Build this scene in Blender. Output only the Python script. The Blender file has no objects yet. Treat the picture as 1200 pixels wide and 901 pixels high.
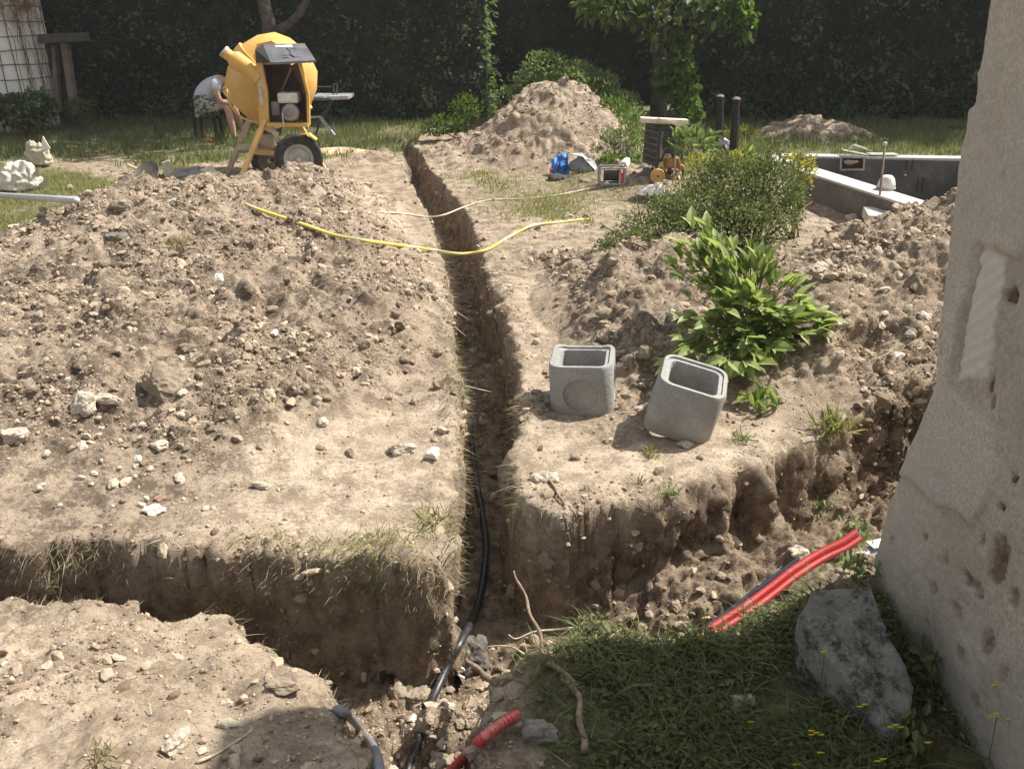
import bpy, bmesh, math, random
import numpy as np
from mathutils import Vector, Matrix
C = bpy.context.scene.collection
sc = bpy.context.scene
R = math.radians

# ------------------------------------------------------------------ camera, sky, sun, exposure
CAM_H, PITCH, FPX = 1.65, R(23.7), 1000.0
cam = bpy.data.cameras.new('camera'); cam.lens = 30.0; cam.sensor_width = 36.0
cam.clip_start = .05; cam.clip_end = 400
co = bpy.data.objects.new('camera', cam); C.objects.link(co)
co.location = (0, 0, CAM_H); co.rotation_euler = (math.pi/2-PITCH, 0, 0)
sc.camera = co
SUN_EL = R(53)
SD = Vector((.927*math.cos(SUN_EL), .374*math.cos(SUN_EL), math.sin(SUN_EL)))   # towards the sun
w = bpy.data.worlds.new('World'); sc.world = w; w.use_nodes = True
nt = w.node_tree; nt.nodes.clear()
sky = nt.nodes.new('ShaderNodeTexSky'); sky.sky_type = 'NISHITA'; sky.sun_disc = False
sky.sun_elevation = SUN_EL; sky.sun_rotation = math.atan2(SD.x, SD.y)
sky.dust_density = 2.0; sky.air_density = 1.2
bg = nt.nodes.new('ShaderNodeBackground'); bg.inputs[1].default_value = .125
wo = nt.nodes.new('ShaderNodeOutputWorld')
hs = nt.nodes.new('ShaderNodeHueSaturation'); hs.inputs['Saturation'].default_value = .3
nt.links.new(sky.outputs[0], hs.inputs['Color']); nt.links.new(hs.outputs[0], bg.inputs[0]); nt.links.new(bg.outputs[0], wo.inputs[0])
sl = bpy.data.lights.new('sun', 'SUN'); sl.energy = 5.0; sl.angle = R(.55); sl.color = (1, .955, .875)
so = bpy.data.objects.new('sun', sl); C.objects.link(so)
so.rotation_euler = (-SD).to_track_quat('-Z', 'Y').to_euler()
sc.view_settings.view_transform = 'Standard'; sc.view_settings.look = 'None'
sc.view_settings.exposure = 0.76; sc.view_settings.gamma = 1
sc.cycles.max_bounces = 6

# ------------------------------------------------------------------ helpers
def ray(px, py):
    a = (px-600)/FPX; b = -(py-450.5)/FPX
    return Vector((a, math.cos(PITCH)+b*math.sin(PITCH), -math.sin(PITCH)+b*math.cos(PITCH)))
def P(px, py, z=0.0):
    r = ray(px, py); t = (z-CAM_H)/r.z
    return Vector((r.x*t, r.y*t, z))
def PY(px, py, y):
    r = ray(px, py); t = y/r.y
    return Vector((r.x*t, y, CAM_H+r.z*t))

_rng = np.random.RandomState(7)
_perm = np.tile(_rng.permutation(256), 3).astype(np.int32)
_g3 = _rng.normal(size=(256, 3)); _g3 /= np.linalg.norm(_g3, axis=1)[:, None]
def pn(x, y, z=0.0, s=0):
    x = np.asarray(x, float); y = np.asarray(y, float); z = np.zeros_like(x)+z
    xi = np.floor(x).astype(np.int32); yi = np.floor(y).astype(np.int32); zi = np.floor(z).astype(np.int32)
    xf = x-xi; yf = y-yi; zf = z-zi
    u = xf*xf*xf*(xf*(xf*6-15)+10); v = yf*yf*yf*(yf*(yf*6-15)+10); q = zf*zf*zf*(zf*(zf*6-15)+10)
    def g(i, j, k):
        h = _perm[_perm[_perm[(xi+i+s*17) & 255]+((yi+j) & 255)]+((zi+k) & 255)]
        gg = _g3[h]
        return gg[..., 0]*(xf-i)+gg[..., 1]*(yf-j)+gg[..., 2]*(zf-k)
    def l(a, b, t): return a+t*(b-a)
    flat = not np.any(zf)
    a = l(l(g(0,0,0), g(1,0,0), u), l(g(0,1,0), g(1,1,0), u), v)
    if flat: return a*1.6
    b = l(l(g(0,0,1), g(1,0,1), u), l(g(0,1,1), g(1,1,1), u), v)
    return l(a, b, q)*1.6
def sstep(a, b, x):
    t = np.clip((x-a)/(b-a), 0, 1); return t*t*(3-2*t)

def add_mesh(name, V, F, mats, parent=None, smooth=True, fmat=None):
    """V (n,3) array, F (m,k) array of equal sized faces"""
    me = bpy.data.meshes.new(name)
    V = np.asarray(V, np.float32); F = np.asarray(F, np.int32)
    k = F.shape[1]
    me.vertices.add(len(V)); me.vertices.foreach_set('co', V.ravel())
    me.loops.add(F.size); me.loops.foreach_set('vertex_index', F.ravel())
    me.polygons.add(len(F)); me.polygons.foreach_set('loop_start', np.arange(0, F.size, k, dtype=np.int32))
    me.polygons.foreach_set('use_smooth', np.full(len(F), smooth))
    for m in (mats if isinstance(mats, (list, tuple)) else [mats]): me.materials.append(m)
    if fmat is not None: me.polygons.foreach_set('material_index', np.asarray(fmat, np.int32))
    me.update(calc_edges=True)
    o = bpy.data.objects.new(name, me); C.objects.link(o)
    if parent is not None: o.parent = parent
    return o
def fattr(o, name, arr):
    a = o.data.attributes.new(name, 'FLOAT', 'POINT'); a.data.foreach_set('value', np.asarray(arr, np.float32))
def tag(o, label=None, cat=None, group=None, kind=None):
    if label: o['label'] = label
    if cat: o['category'] = cat
    if group: o['group'] = group
    if kind: o['kind'] = kind
    return o
def empty(name, loc, label=None, cat=None, group=None, rz=0):
    o = bpy.data.objects.new(name, None); o.empty_display_size = .1; C.objects.link(o)
    o.location = loc; o.rotation_euler = (0, 0, rz)
    return tag(o, label, cat, group)

class MB:
    """collects shapes into one mesh"""
    def __init__(s): s.bm = bmesh.new()
    def box(s, c, size, rot=None, bevel=0):
        r = bmesh.ops.create_cube(s.bm, size=1.0)
        M = Matrix.Translation(Vector(c)) @ ((rot.to_4x4() if rot is not None else Matrix.Identity(4))) @ Matrix.Diagonal((*size, 1))
        bmesh.ops.transform(s.bm, matrix=M, verts=r['verts'])
        if bevel:
            ed = list({e for v in r['verts'] for e in v.link_edges})
            bmesh.ops.bevel(s.bm, geom=ed, offset=bevel, segments=2, profile=.6, affect='EDGES')
        return s
    def beam(s, a, b, w, h, up=(0, 0, 1), bevel=0):
        a = Vector(a); b = Vector(b); d = (b-a); L = d.length; d.normalize()
        up = Vector(up); x = d.cross(up)
        if x.length < 1e-4: x = d.cross(Vector((1, 0, 0)))
        x.normalize(); z = x.cross(d)
        rot = Matrix((x, d, z)).transposed()
        return s.box((a+b)/2, (w, L, h), rot, bevel)
    def tube(s, pts, r, n=8, cap=True):
        pts = [Vector(p) for p in pts]; rs = r if isinstance(r, (list, tuple)) else [r]*len(pts)
        rings = []; prev = None
        for i, p in enumerate(pts):
            t = (pts[min(i+1, len(pts)-1)]-pts[max(i-1, 0)])
            if t.length < 1e-9: t = Vector((0, 0, 1))
            t.normalize()
            if prev is None:
                u = t.cross(Vector((0, 0, 1)))
                if u.length < 1e-3: u = t.cross(Vector((1, 0, 0)))
            else: u = prev-t*prev.dot(t)
            u.normalize(); prev = u; v = t.cross(u)
            rings.append([s.bm.verts.new(p+(u*math.cos(2*math.pi*k/n)+v*math.sin(2*math.pi*k/n))*rs[i]) for k in range(n)])
        for a, b in zip(rings, rings[1:]):
            for k in range(n): s.bm.faces.new((a[k], a[(k+1) % n], b[(k+1) % n], b[k]))
        if cap: s.bm.faces.new(rings[0][::-1]); s.bm.faces.new(rings[-1])
        return s
    def lathe(s, prof, n=24, M=None):
        """prof: (r, z) pairs about Z"""
        rings = []
        for r, z in prof:
            rings.append([s.bm.verts.new((M @ Vector((r*math.cos(2*math.pi*k/n), r*math.sin(2*math.pi*k/n), z))) if M is not None else Vector((r*math.cos(2*math.pi*k/n), r*math.sin(2*math.pi*k/n), z))) for k in range(n)])
        for a, b in zip(rings, rings[1:]):
            for k in range(n): s.bm.faces.new((a[k], a[(k+1) % n], b[(k+1) % n], b[k]))
        if prof[0][0] > 1e-6: s.bm.faces.new(rings[0][::-1])
        if prof[-1][0] > 1e-6: s.bm.faces.new(rings[-1])
        return s
    def poly(s, pts, thick=None):
        vs = [s.bm.verts.new(Vector(p)) for p in pts]; f = s.bm.faces.new(vs)
        if thick is not None:
            r = bmesh.ops.extrude_face_region(s.bm, geom=[f])
            bmesh.ops.translate(s.bm, vec=Vector(thick), verts=[g for g in r['geom'] if isinstance(g, bmesh.types.BMVert)])
        return s
    def build(s, name, mat, parent=None, smooth=False, angle=None):
        bmesh.ops.remove_doubles(s.bm, verts=s.bm.verts, dist=1e-6)
        bmesh.ops.recalc_face_normals(s.bm, faces=s.bm.faces)
        me = bpy.data.meshes.new(name); s.bm.to_mesh(me); s.bm.free()
        me.materials.append(mat)
        if smooth or angle: me.polygons.foreach_set('use_smooth', [True]*len(me.polygons))
        if angle:
            me.set_sharp_from_angle(angle=R(angle))
        o = bpy.data.objects.new(name, me); C.objects.link(o)
        if parent is not None: o.parent = parent
        return o

# ------------------------------------------------------------------ materials
class NT:
    def __init__(s, name, rough=.9, spec=.2, metal=0):
        s.m = bpy.data.materials.new(name); s.m.use_nodes = True; s.t = s.m.node_tree
        s.b = s.t.nodes['Principled BSDF']; s.b.inputs['Roughness'].default_value = rough
        s.b.inputs['Specular IOR Level'].default_value = spec; s.b.inputs['Metallic'].default_value = metal
        s.co = s.t.nodes.new('ShaderNodeTexCoord').outputs['Object']
    def L(s, a, b): s.t.links.new(a, b)
    def inp(s, sock, v):
        if isinstance(v, bpy.types.NodeSocket): s.L(v, sock)
        elif isinstance(v, (tuple, list)) and len(v) == 3 and sock.type == 'RGBA': sock.default_value = (*v, 1)
        else: sock.default_value = v
    def noise(s, scale, detail=4, rough=.6, dist=0, co=None):
        n = s.t.nodes.new('ShaderNodeTexNoise'); s.L(co or s.co, n.inputs['Vector'])
        n.inputs['Scale'].default_value = scale; n.inputs['Detail'].default_value = detail
        n.inputs['Roughness'].default_value = rough; n.inputs['Distortion'].default_value = dist
        return n.outputs['Fac']
    def voro(s, scale, feat='F1', co=None, out='Distance', rand=1):
        n = s.t.nodes.new('ShaderNodeTexVoronoi'); s.L(co or s.co, n.inputs['Vector'])
        n.feature = feat; n.inputs['Scale'].default_value = scale; n.inputs['Randomness'].default_value = rand
        return n.outputs[out]
    def attr(s, name):
        n = s.t.nodes.new('ShaderNodeAttribute'); n.attribute_name = name; return n.outputs['Fac']
    def ramp(s, v, a, b, c=0.0, d=1.0):
        n = s.t.nodes.new('ShaderNodeMapRange'); n.interpolation_type = 'SMOOTHSTEP'
        s.inp(n.inputs['Value'], v)
        for k, q in zip(('From Min', 'From Max', 'To Min', 'To Max'), (a, b, c, d)): n.inputs[k].default_value = q
        return n.outputs[0]
    def mix(s, f, a, b, mode='MIX'):
        n = s.t.nodes.new('ShaderNodeMix'); n.data_type = 'RGBA'; n.blend_type = mode
        s.inp(n.inputs[0], f); s.inp(n.inputs[6], a); s.inp(n.inputs[7], b)
        return n.outputs[2]
    def math(s, op, a, b=0.0):
        n = s.t.nodes.new('ShaderNodeMath'); n.operation = op
        s.inp(n.inputs[0], a); s.inp(n.inputs[1], b); return n.outputs[0]
    def scaleco(s, v, rot=(0, 0, 0)):
        n = s.t.nodes.new('ShaderNodeMapping'); s.L(s.co, n.inputs['Vector']); n.inputs['Scale'].default_value = v
        n.inputs['Rotation'].default_value = rot
        return n.outputs[0]
    def objrand(s): return s.t.nodes.new('ShaderNodeObjectInfo').outputs['Random']
    def geo(s, name):
        return s.t.nodes.new('ShaderNodeNewGeometry').outputs[name]
    def bump(s, h, strength=.5, dist=.01):
        n = s.t.nodes.new('ShaderNodeBump'); n.inputs['Strength'].default_value = strength
        n.inputs['Distance'].default_value = dist; s.L(h, n.inputs['Height'])
        if s.b.inputs['Normal'].links: s.L(s.b.inputs['Normal'].links[0].from_socket, n.inputs['Normal'])
        s.L(n.outputs[0], s.b.inputs['Normal']); return s
    def col(s, v): s.inp(s.b.inputs['Base Color'], v); return s
def simple(name, c, rough=.7, spec=.3, metal=0, var=.25, scale=8, dirt=None, bump=0, bscale=60):
    n = NT(name, rough, spec, metal)
    f = n.noise(scale, 5, .65)
    a = tuple(x*(1-var) for x in c); b = tuple(min(1, x*(1+var)) for x in c)
    cc = n.mix(n.ramp(f, .3, .7), a, b)
    if dirt:
        cc = n.mix(n.ramp(n.noise(scale*2.3, 8, .75), .5, .68, 0, dirt[3]), cc, dirt[:3])
    n.col(cc)
    if bump: n.bump(n.noise(bscale, 6, .7), bump, .003)
    return n.m
DUST = (.34, .27, .19)
# thin volume added to imitate lens glare, lifts the far hedge from black
_hb = bpy.data.meshes.new('glare_veil'); _b = bmesh.new(); bmesh.ops.create_cube(_b, size=1.0)
bmesh.ops.transform(_b, matrix=Matrix.Translation((0, 61, 4)) @ Matrix.Diagonal((126, 146, 12.4, 1)), verts=_b.verts[:]); _b.to_mesh(_hb); _b.free()
glare_veil = bpy.data.objects.new('glare_veil', _hb); C.objects.link(glare_veil); glare_veil['kind'] = 'stuff'
_hm = bpy.data.materials.new('glare_veil'); _hm.use_nodes = True; _t = _hm.node_tree; _t.nodes.clear()
_pv = _t.nodes.new('ShaderNodeVolumePrincipled'); _pv.inputs['Color'].default_value = (.93, .94, .95, 1); _pv.inputs['Density'].default_value = .0011
_o = _t.nodes.new('ShaderNodeOutputMaterial'); _t.links.new(_pv.outputs[0], _o.inputs['Volume']); _hb.materials.append(_hm)
# ------------------------------------------------------------------ ground
def poly_w(px): return [P(a, b).xy for a, b in px]
TRENCH = poly_w([(466,163),(474,200),(496,250),(518,300),(534,380),(543,440),(545,500),(537,560),(526,610),(520,646),
  (490,650),(440,640),(380,648),(300,636),(200,640),(110,628),(40,640),(-60,634),(-400,636),(-400,720),(-60,716),
  (0,706),(60,696),(130,702),(205,706),(262,716),(300,755),(352,802),(398,850),(428,901),(440,1010),(450,1250),(640,1250),
  (618,1010),(592,930),(575,870),(578,820),(612,785),(660,760),(720,742),(800,744),(845,742),(905,716),(960,690),(1015,672),(1100,690),(1300,690),
  (1300,465),(1090,478),(1028,476),(985,503),(935,520),(862,548),(800,576),(715,596),(655,606),(610,598),(588,570),(592,520),(603,480),(600,420),(589,380),(570,330),
  (545,250),(515,210),(492,185),(480,163)])
def sdf(x, y, poly):
    n = len(poly); best = np.full(x.shape, 1e9); bx = np.zeros_like(x); by = np.zeros_like(x)
    inside = np.zeros(x.shape, bool)
    for i in range(n):
        ax, ay = poly[i]; cx, cy = poly[(i+1) % n]; ex, ey = cx-ax, cy-ay
        t = np.clip(((x-ax)*ex+(y-ay)*ey)/(ex*ex+ey*ey), 0, 1)
        dx = x-(ax+t*ex); dy = y-(ay+t*ey); d = dx*dx+dy*dy
        m = d < best; best = np.where(m, d, best); bx = np.where(m, dx, bx); by = np.where(m, dy, by)
        if abs(ey) > 1e-12:
            c = ((ay > y) != (cy > y)) & (x < (cx-ax)*(y-ay)/(cy-ay)+ax); inside ^= c
    d = np.sqrt(best)
    s = np.where(inside, d, -d)
    gx = np.where(d > 1e-9, bx/np.maximum(d, 1e-9), 0)*np.where(inside, 1, -1)
    gy = np.where(d > 1e-9, by/np.maximum(d, 1e-9), 0)*np.where(inside, 1, -1)
    return s, gx, gy
def cone(x, y, cx, cy, h, rx, ry, rot=0, p=1.0):
    c, s = math.cos(rot), math.sin(rot)
    u = ((x-cx)*c+(y-cy)*s)/rx; v = (-(x-cx)*s+(y-cy)*c)/ry
    d = np.sqrt(u*u+v*v+.02)
    return h*np.clip(1-d, 0, None)**p*1.12
HEAPS = [  # cx, cy, h, rx, ry, rot, p
  (-2.3,5.6,.58,1.7,2.8,.10,.95),(-2.5,6.3,.30,1.1,1.4,.2,1.0),(-1.5,5.8,.36,.95,1.9,.25,1.0),(-3.2,4.3,.36,1.6,1.6,0,1.0),
  (-1.80,7.35,.46,1.0,1.15,.2,1.15),(-1.35,4.35,.26,.9,1.2,.2,1.0),(-2.1,3.5,.24,1.3,1.1,.1,1.0),(-1.2,3.5,.14,.7,.7,.1,1.0),(-1.0,1.35,.09,1.1,.7,-.3,1.0),(-.95,4.9,.26,.6,1.5,.12,1.0),(-1.6,3.7,.18,.9,.9,.1,1.0),
  (3.0,4.75,.90,1.6,1.6,.35,1.05),(1.75,4.3,.36,1.0,1.2,0,1.0),(.95,4.95,.34,.85,1.1,.1,.9),(.75,4.35,.22,.5,.7,0,.9),
  (.55,11.1,.90,1.3,1.6,0,1.0),(1.0,11.3,.36,1.1,1.3,0,1.0),(-.2,10.8,.20,1.4,1.1,0,1.0),
  (4.2,12.4,.30,1.05,.6,0,1.0),(-1.75,10.3,.12,.9,.9,0,1.0),
  (1.35,8.9,.16,.9,.9,0,1.0),
]
POOL = [P(893,186).xy, P(1072,240).xy, (9.5, 7.2), (9.5, 10.95)]
def excav(x, y):   # lower ground beside the pool wall
    s, _, _ = sdf(x, y, [P(905,215).xy, P(985,262).xy, P(1010,285).xy, P(1130,300).xy, (6.5,7.3), P(1065,238).xy, P(940,200).xy])
    return sstep(-.15, .22, s)
def ground_base(x, y):
    z = .03*pn(x*.35, y*.35, 3.3)+.012*pn(x*1.3, y*1.3, 1.7)
    hs = [cone(x, y, *h) for h in HEAPS]
    k = 14.0
    e = np.ones_like(x)
    for h in hs: e += np.exp(k*h)-1
    hz = np.log(e)/k
    hz = hz*(1+.16*pn(x*2.2, y*2.2, 5.1))+.0
    # the near banks
    z = z+hz
    z = z+.03*sstep(2.0, 1.4, y)*sstep(-.2, -.9, x)
    z = z-.05*sstep(.1, .5, x)*sstep(2.3, 1.8, y)
    # slump slope right of the boxes down to the cross trench
    z = z-.28*excav(x, y)
    return z, hz
def ground_full(px_, py_):
    """param grid -> displaced positions and masks"""
    s, gx, gy = sdf(px_, py_, TRENCH)
    # more rows on the steep sides
    kn_s = [-9, -.14, -.05, .085, .13, 9]; kn_d = [-9, -.14, -.006, .055, .13, 9]
    steep = np.where(px_ < .12, 1.0, sstep(.9, .12, px_))
    near = sstep(9.5, 7.0, py_)
    s2 = np.interp(s, kn_s, kn_d)
    wgt = near*steep
    x = px_+gx*(s2-s)*wgt; y = py_+gy*(s2-s)*wgt
    sd = s+(s2-s)*wgt
    # ragged lip
    sdn = sd+.040*sstep(1, .3, np.abs(x))*sstep(2.3, 2.7, y)+.022*pn(x*7, y*7, 2.2, 1)+.030*pn(x*2.4, y*2.4, 8.2, 2)*sstep(9, 5, y)+.010*pn(x*19, y*19, 4.1, 3)
    zb, hz = ground_base(x, y)
    # width of the side wall: steep on the left, slumped on the right
    slump = sstep(.18, .75, x)*sstep(2.0, 2.2, y)*sstep(5.2, 4.2, y)
    farlip = sstep(5.0, 8.0, y)
    ww = .055+.34*slump*(1+.5*pn(x*2.5, y*2.5, .3, 4))+.05*farlip
    t = np.clip(sdn/ww, 0, 1)
    prof = np.where(slump > .3, .58*sstep(0, .24, t)+.42*t, 1-(1-t)**1.55)
    nl = ((gy > .1) | ((gx > .3) & (y < 1.95)))*sstep(.0, -.1, x)*sstep(2.25, 2.15, y)
    ww = ww+.13*nl
    t = np.clip((sdn+.03*nl)/ww, 0, 1)
    prof = np.where(nl > .3, t*t*(3-2*t)*.5+.5*t, np.where(slump > .3, .58*sstep(0, .24, t)+.42*t, 1-(1-t)**1.55))
    D = .50+.04*pn(x*1.2, y*1.2, 6, 5)
    D = D-.13*sstep(.15, .9, x)*sstep(4.5, 2.2, y)          # right arm is shallower
    D = D-.12*sstep(3.3, 8, y)-.20*sstep(8.5, 12, y)
    D = D-.10*np.exp(-((x+.02)**2/.05+(y-1.95)**2/.05))       # rubble below the crossing
    D = D-.08*np.exp(-((x-.12)**2/.02+(y-2.0)**2/.03))
    D = D-.07*np.exp(-((x+.1)**2/.02+(y-4.75)**2/.02))*2.2    # soil bridge in the trench
    z = zb-prof*(D+zb*.9)
    inside = sstep(-.01, .05, sdn); onwall = ((sdn > 0) & (t < 1)).astype(float)
    # rim undulation
    rim = np.exp(-np.clip(-sdn, 0, 9)/.10)*(1-inside)
    # masks -----------------------------------------------------------
    n1 = pn(x*1.1, y*1.1, 1.2, 6); n2 = pn(x*3.1, y*3.1, 1.2, 7)
    heap = sstep(.03, .14, hz+.03*n2)
    grassy = np.zeros_like(x)
    def reg(poly, soft=.25): 
        q, _, _ = sdf(x, y, poly_w(poly)); return sstep(-soft, soft, q+.25*n2*soft*4)
    lawnL = reg([(-900,160),(130,160),(240,205),(215,225),(120,215),(95,262),(0,312),(-900,420)], .12)
    bareL = reg([(-100,176),(120,178),(205,200),(140,215),(80,198),(-100,196)], .1)
    lawnF = sstep(9.8, 10.8, y+.5*n1-.25*(x < -2))*np.where((x < -1.3) | (x > 2.2), 1, .0)
    lawnM = reg([(540,205),(700,205),(760,230),(700,262),(600,258),(560,240)], .3)*.38
    lawnM = np.maximum(lawnM, reg([(690,150),(830,170),(890,190),(800,225),(730,215),(700,190)], .3)*.8)
    lawnM = np.maximum(lawnM, reg([(395,150),(450,150),(450,175),(400,178)], .3)*.6)
    bankR = reg([(610,786),(665,758),(720,742),(850,742),(960,705),(1100,700),(1500,700),(1500,1300),(700,1300),(640,960)], .05)
    grassy = np.clip(np.maximum.reduce([lawnL-bareL*.9, lawnF, lawnM, bankR, sstep(13, 14, y)]), 0, 1)
    grassy = grassy*(1-heap*.92)*(1-inside)
    edge_t = np.exp(-(np.clip(-sdn, 0, 9)/.055)**2)*(1-inside)*sstep(.2, -.2, -(n2+.05))*.5
    path = np.maximum.reduce([reg([(612,320),(690,330),(660,400),(640,480),(700,520),(960,470),(985,500),(850,552),(700,596),(600,595),(600,420)], .12)*1.0,
            reg([(215,600),(290,530),(420,490),(525,470),(528,640),(200,632)], .10)*1.0,
            reg([(-400,720),(262,716),(430,901),(400,1200),(-400,1200)], .06)*.85,
            reg([(430,200),(500,280),(520,360),(480,400),(430,330),(400,220)], .15)*.5,
            reg([(610,262),(720,240),(700,262),(640,270)], .15), reg([(370,178),(420,172),(430,190),(380,195)], .15)*1.3,
            reg([(230,215),(300,220),(400,205),(300,200)], .15)*.8])*(1-inside)
    rough = np.clip(.25+.8*heap+.3*inside-.38*path-.3*grassy, .15, 1.2)
    rough = np.where((y < 2.2) & (x < -.2), np.maximum(rough, .60+.3*n1), rough)
    rough = rough+.45*slump*inside
    rough = np.maximum(rough, .9*reg([(620,300),(800,290),(800,480),(740,500),(680,400),(640,330)], .15))
    rough = np.maximum(rough, .75*rim*(sstep(9, 5, y)))
    rough = np.where((y > 1.2) & (y < 2.5) & (inside > .5) & (onwall < .5) & (x > -.5) & (x < .5), 1.2, rough)
    # displacement noise ------------------------------------------------
    lod = sstep(12, 5, y)
    X, Y, Z = x, y, z
    fb = .026*pn(X*4.5, Y*4.5, Z*4.5, 8)+.034*np.abs(pn(X*9, Y*9, Z*9, 9))+.026*np.abs(pn(X*19, Y*19, Z*19, 10))*lod
    fb = fb+.016*np.abs(pn(X*40, Y*40, Z*40, 11))*sstep(8, 4.5, y)+.004*pn(X*75, Y*75, Z*75, 14)*sstep(5, 3, y)
    big = .11*np.clip(pn(X*5.5, Y*5.5, Z*5.5, 12)-.15, 0, 1)
    pits = -.16*np.clip(pn(X*3.6, Y*3.6, 3.1, 13)-.30, 0, 1)
    disp = (fb*1.25+big+pits)*rough-.030*inside*rough
    disp = disp+slump*inside*(.045*pn(X*4.3, Y*4.3, Z*7, 15)+.03*np.abs(pn(X*12, Y*12, Z*12, 16))+.03*np.abs(pn(X*27, Y*27, Z*27, 18))-.05*np.clip(pn(X*3.5, Y*3.5, Z*6, 17)-.1, 0, 1)*2)
    ov = (.022+.045*pn(x*9, y*9, 5.5, 30))*sstep(-.03, .004, sdn)*sstep(.42, .15, t)*near*(1-.4*slump)*(1-.9*sstep(.62, .3, np.abs(x+.15))*sstep(2.45, 2.6, y))
    x = x+gx*ov; y = y+gy*ov
    wet = np.clip(reg([(-200,300),(120,230),(300,225),(450,300),(515,380),(490,450),(300,500),(200,600),(-200,640)], .3)*(.75+.7*n2)+reg([(620,300),(800,290),(790,470),(700,450),(640,360)], .2)*.7+.3*inside, 0, 1)
    global WET; WET = wet
    return x, y, z, disp, sdn, inside, onwall, heap, grassy, path, rough, edge_t, rim

def axis(dense, grow_lo, lo, grow_hi, hi, step0):
    a = list(dense)
    s = step0; v = a[0]; left = []
    while v > lo: s *= grow_lo; v -= s; left.append(v)
    s = step0; v = a[-1]; right = []
    while v < hi: s *= grow_hi; v += s; right.append(v)
    return np.array(left[::-1]+a+right)
xs = axis(np.arange(-2.1, 2.2, .0115), 1.024, -60, 1.024, 60, .0115)
yd = [1.25]
while yd[-1] < 3.4: yd.append(yd[-1]+.0098)
while yd[-1] < 15.5: yd.append(yd[-1]+max(.0098, .0030*yd[-1]))
ys = axis(yd, 1.10, -8, 1.12, 130, .0098)
GX, GY = np.meshgrid(xs, ys)
nx, ny = len(xs), len(ys)
gx_, gy_, gz_, disp, sdn, inside, onwall, heap, grassy, path, rough, edge_t, rim = ground_full(GX.ravel(), GY.ravel())
V = np.stack([gx_, gy_, gz_], 1)
G3 = V.reshape(ny, nx, 3)
du = np.gradient(G3, axis=1); dv = np.gradient(G3, axis=0)
N = np.cross(du, dv).reshape(-1, 3); N /= np.linalg.norm(N, axis=1)[:, None]+1e-12
N[:, 2] = np.abs(N[:, 2])
V = V+N*disp[:, None]
# undercut the turf lips a little and roughen the sides
i = np.arange(ny-1)[:, None]*nx+np.arange(nx-1)[None, :]; i = i.ravel()
F = np.stack([i, i+1, i+1+nx, i+nx], 1)
# leave the basin of the pool open
ps, _, _ = sdf(V[:, 0], V[:, 1], [tuple(p) for p in POOL])
keep = ~np.all((ps > .08)[F], axis=1)
F = F[keep]
MAT = {}
n = NT('soil', .95, .15)
big = n.noise(1.6, 4, .6); mid = n.noise(9, 6, .65); fine = n.noise(55, 6, .75); grit = n.voro(95)
tone = n.math('ADD', n.math('MULTIPLY', mid, .55), n.math('MULTIPLY', fine, .45))
c = n.mix(n.ramp(tone, .42, .58), (.158, .120, .087), (.455, .362, .268))
cp = n.mix(n.ramp(tone, .42, .58), (.32, .248, .180), (.59, .48, .362))
pm = n.math('MULTIPLY', n.attr('path'), n.ramp(n.noise(6, 6, .7), .25, .55, .3, 1))
c = n.mix(pm, c, cp)
c = n.mix(n.ramp(big, .35, .65, 0, .45), c, (.31, .235, .165))
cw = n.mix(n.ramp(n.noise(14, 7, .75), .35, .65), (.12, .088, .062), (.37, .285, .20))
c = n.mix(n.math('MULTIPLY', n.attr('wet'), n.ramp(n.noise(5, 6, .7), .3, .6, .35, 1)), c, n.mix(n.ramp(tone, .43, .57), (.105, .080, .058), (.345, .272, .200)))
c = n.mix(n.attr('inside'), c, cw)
cg = n.mix(n.ramp(n.noise(18, 6, .7), .35, .65), (.075, .072, .035), (.19, .175, .09))
c = n.mix(n.math('MULTIPLY', n.attr('grassy'), n.ramp(n.noise(7, 6, .7), .25, .5, .45, .95)), c, cg)
st = n.math('MULTIPLY', n.ramp(n.voro(38), .20, .12), n.ramp(n.noise(11, 3), .48, .60))
c = n.mix(n.math('MULTIPLY', st, n.ramp(n.attr('grassy'), 0, .6, .8, 0)), c, (.43, .37, .29))
n.col(c)
n.bump(n.noise(26, 9, .85), .65, .035); n.bump(grit, .45, .008); n.bump(n.noise(150, 5, .85), .5, .008)
MAT['soil'] = n.m
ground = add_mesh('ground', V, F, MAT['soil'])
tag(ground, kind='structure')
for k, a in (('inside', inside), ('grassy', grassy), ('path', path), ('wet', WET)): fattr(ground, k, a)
bpy.context.view_layer.update()
_dg = bpy.context.evaluated_depsgraph_get(); _ge = ground.evaluated_get(_dg)
def hit(px, py):
    """point of the ground seen at a pixel of the photograph"""
    ok, loc, nor, _ = _ge.ray_cast(Vector((0, 0, CAM_H)), ray(px, py).normalized())
    return loc, nor
def gz(x, y):
    ok, loc, nor, _ = _ge.ray_cast(Vector((x, y, 6)), Vector((0, 0, -1)))
    return loc.z if ok else 0.0
def onG(px, py, z=0):
    p = P(px, py, z); p.z = gz(p.x, p.y); return p
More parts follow.
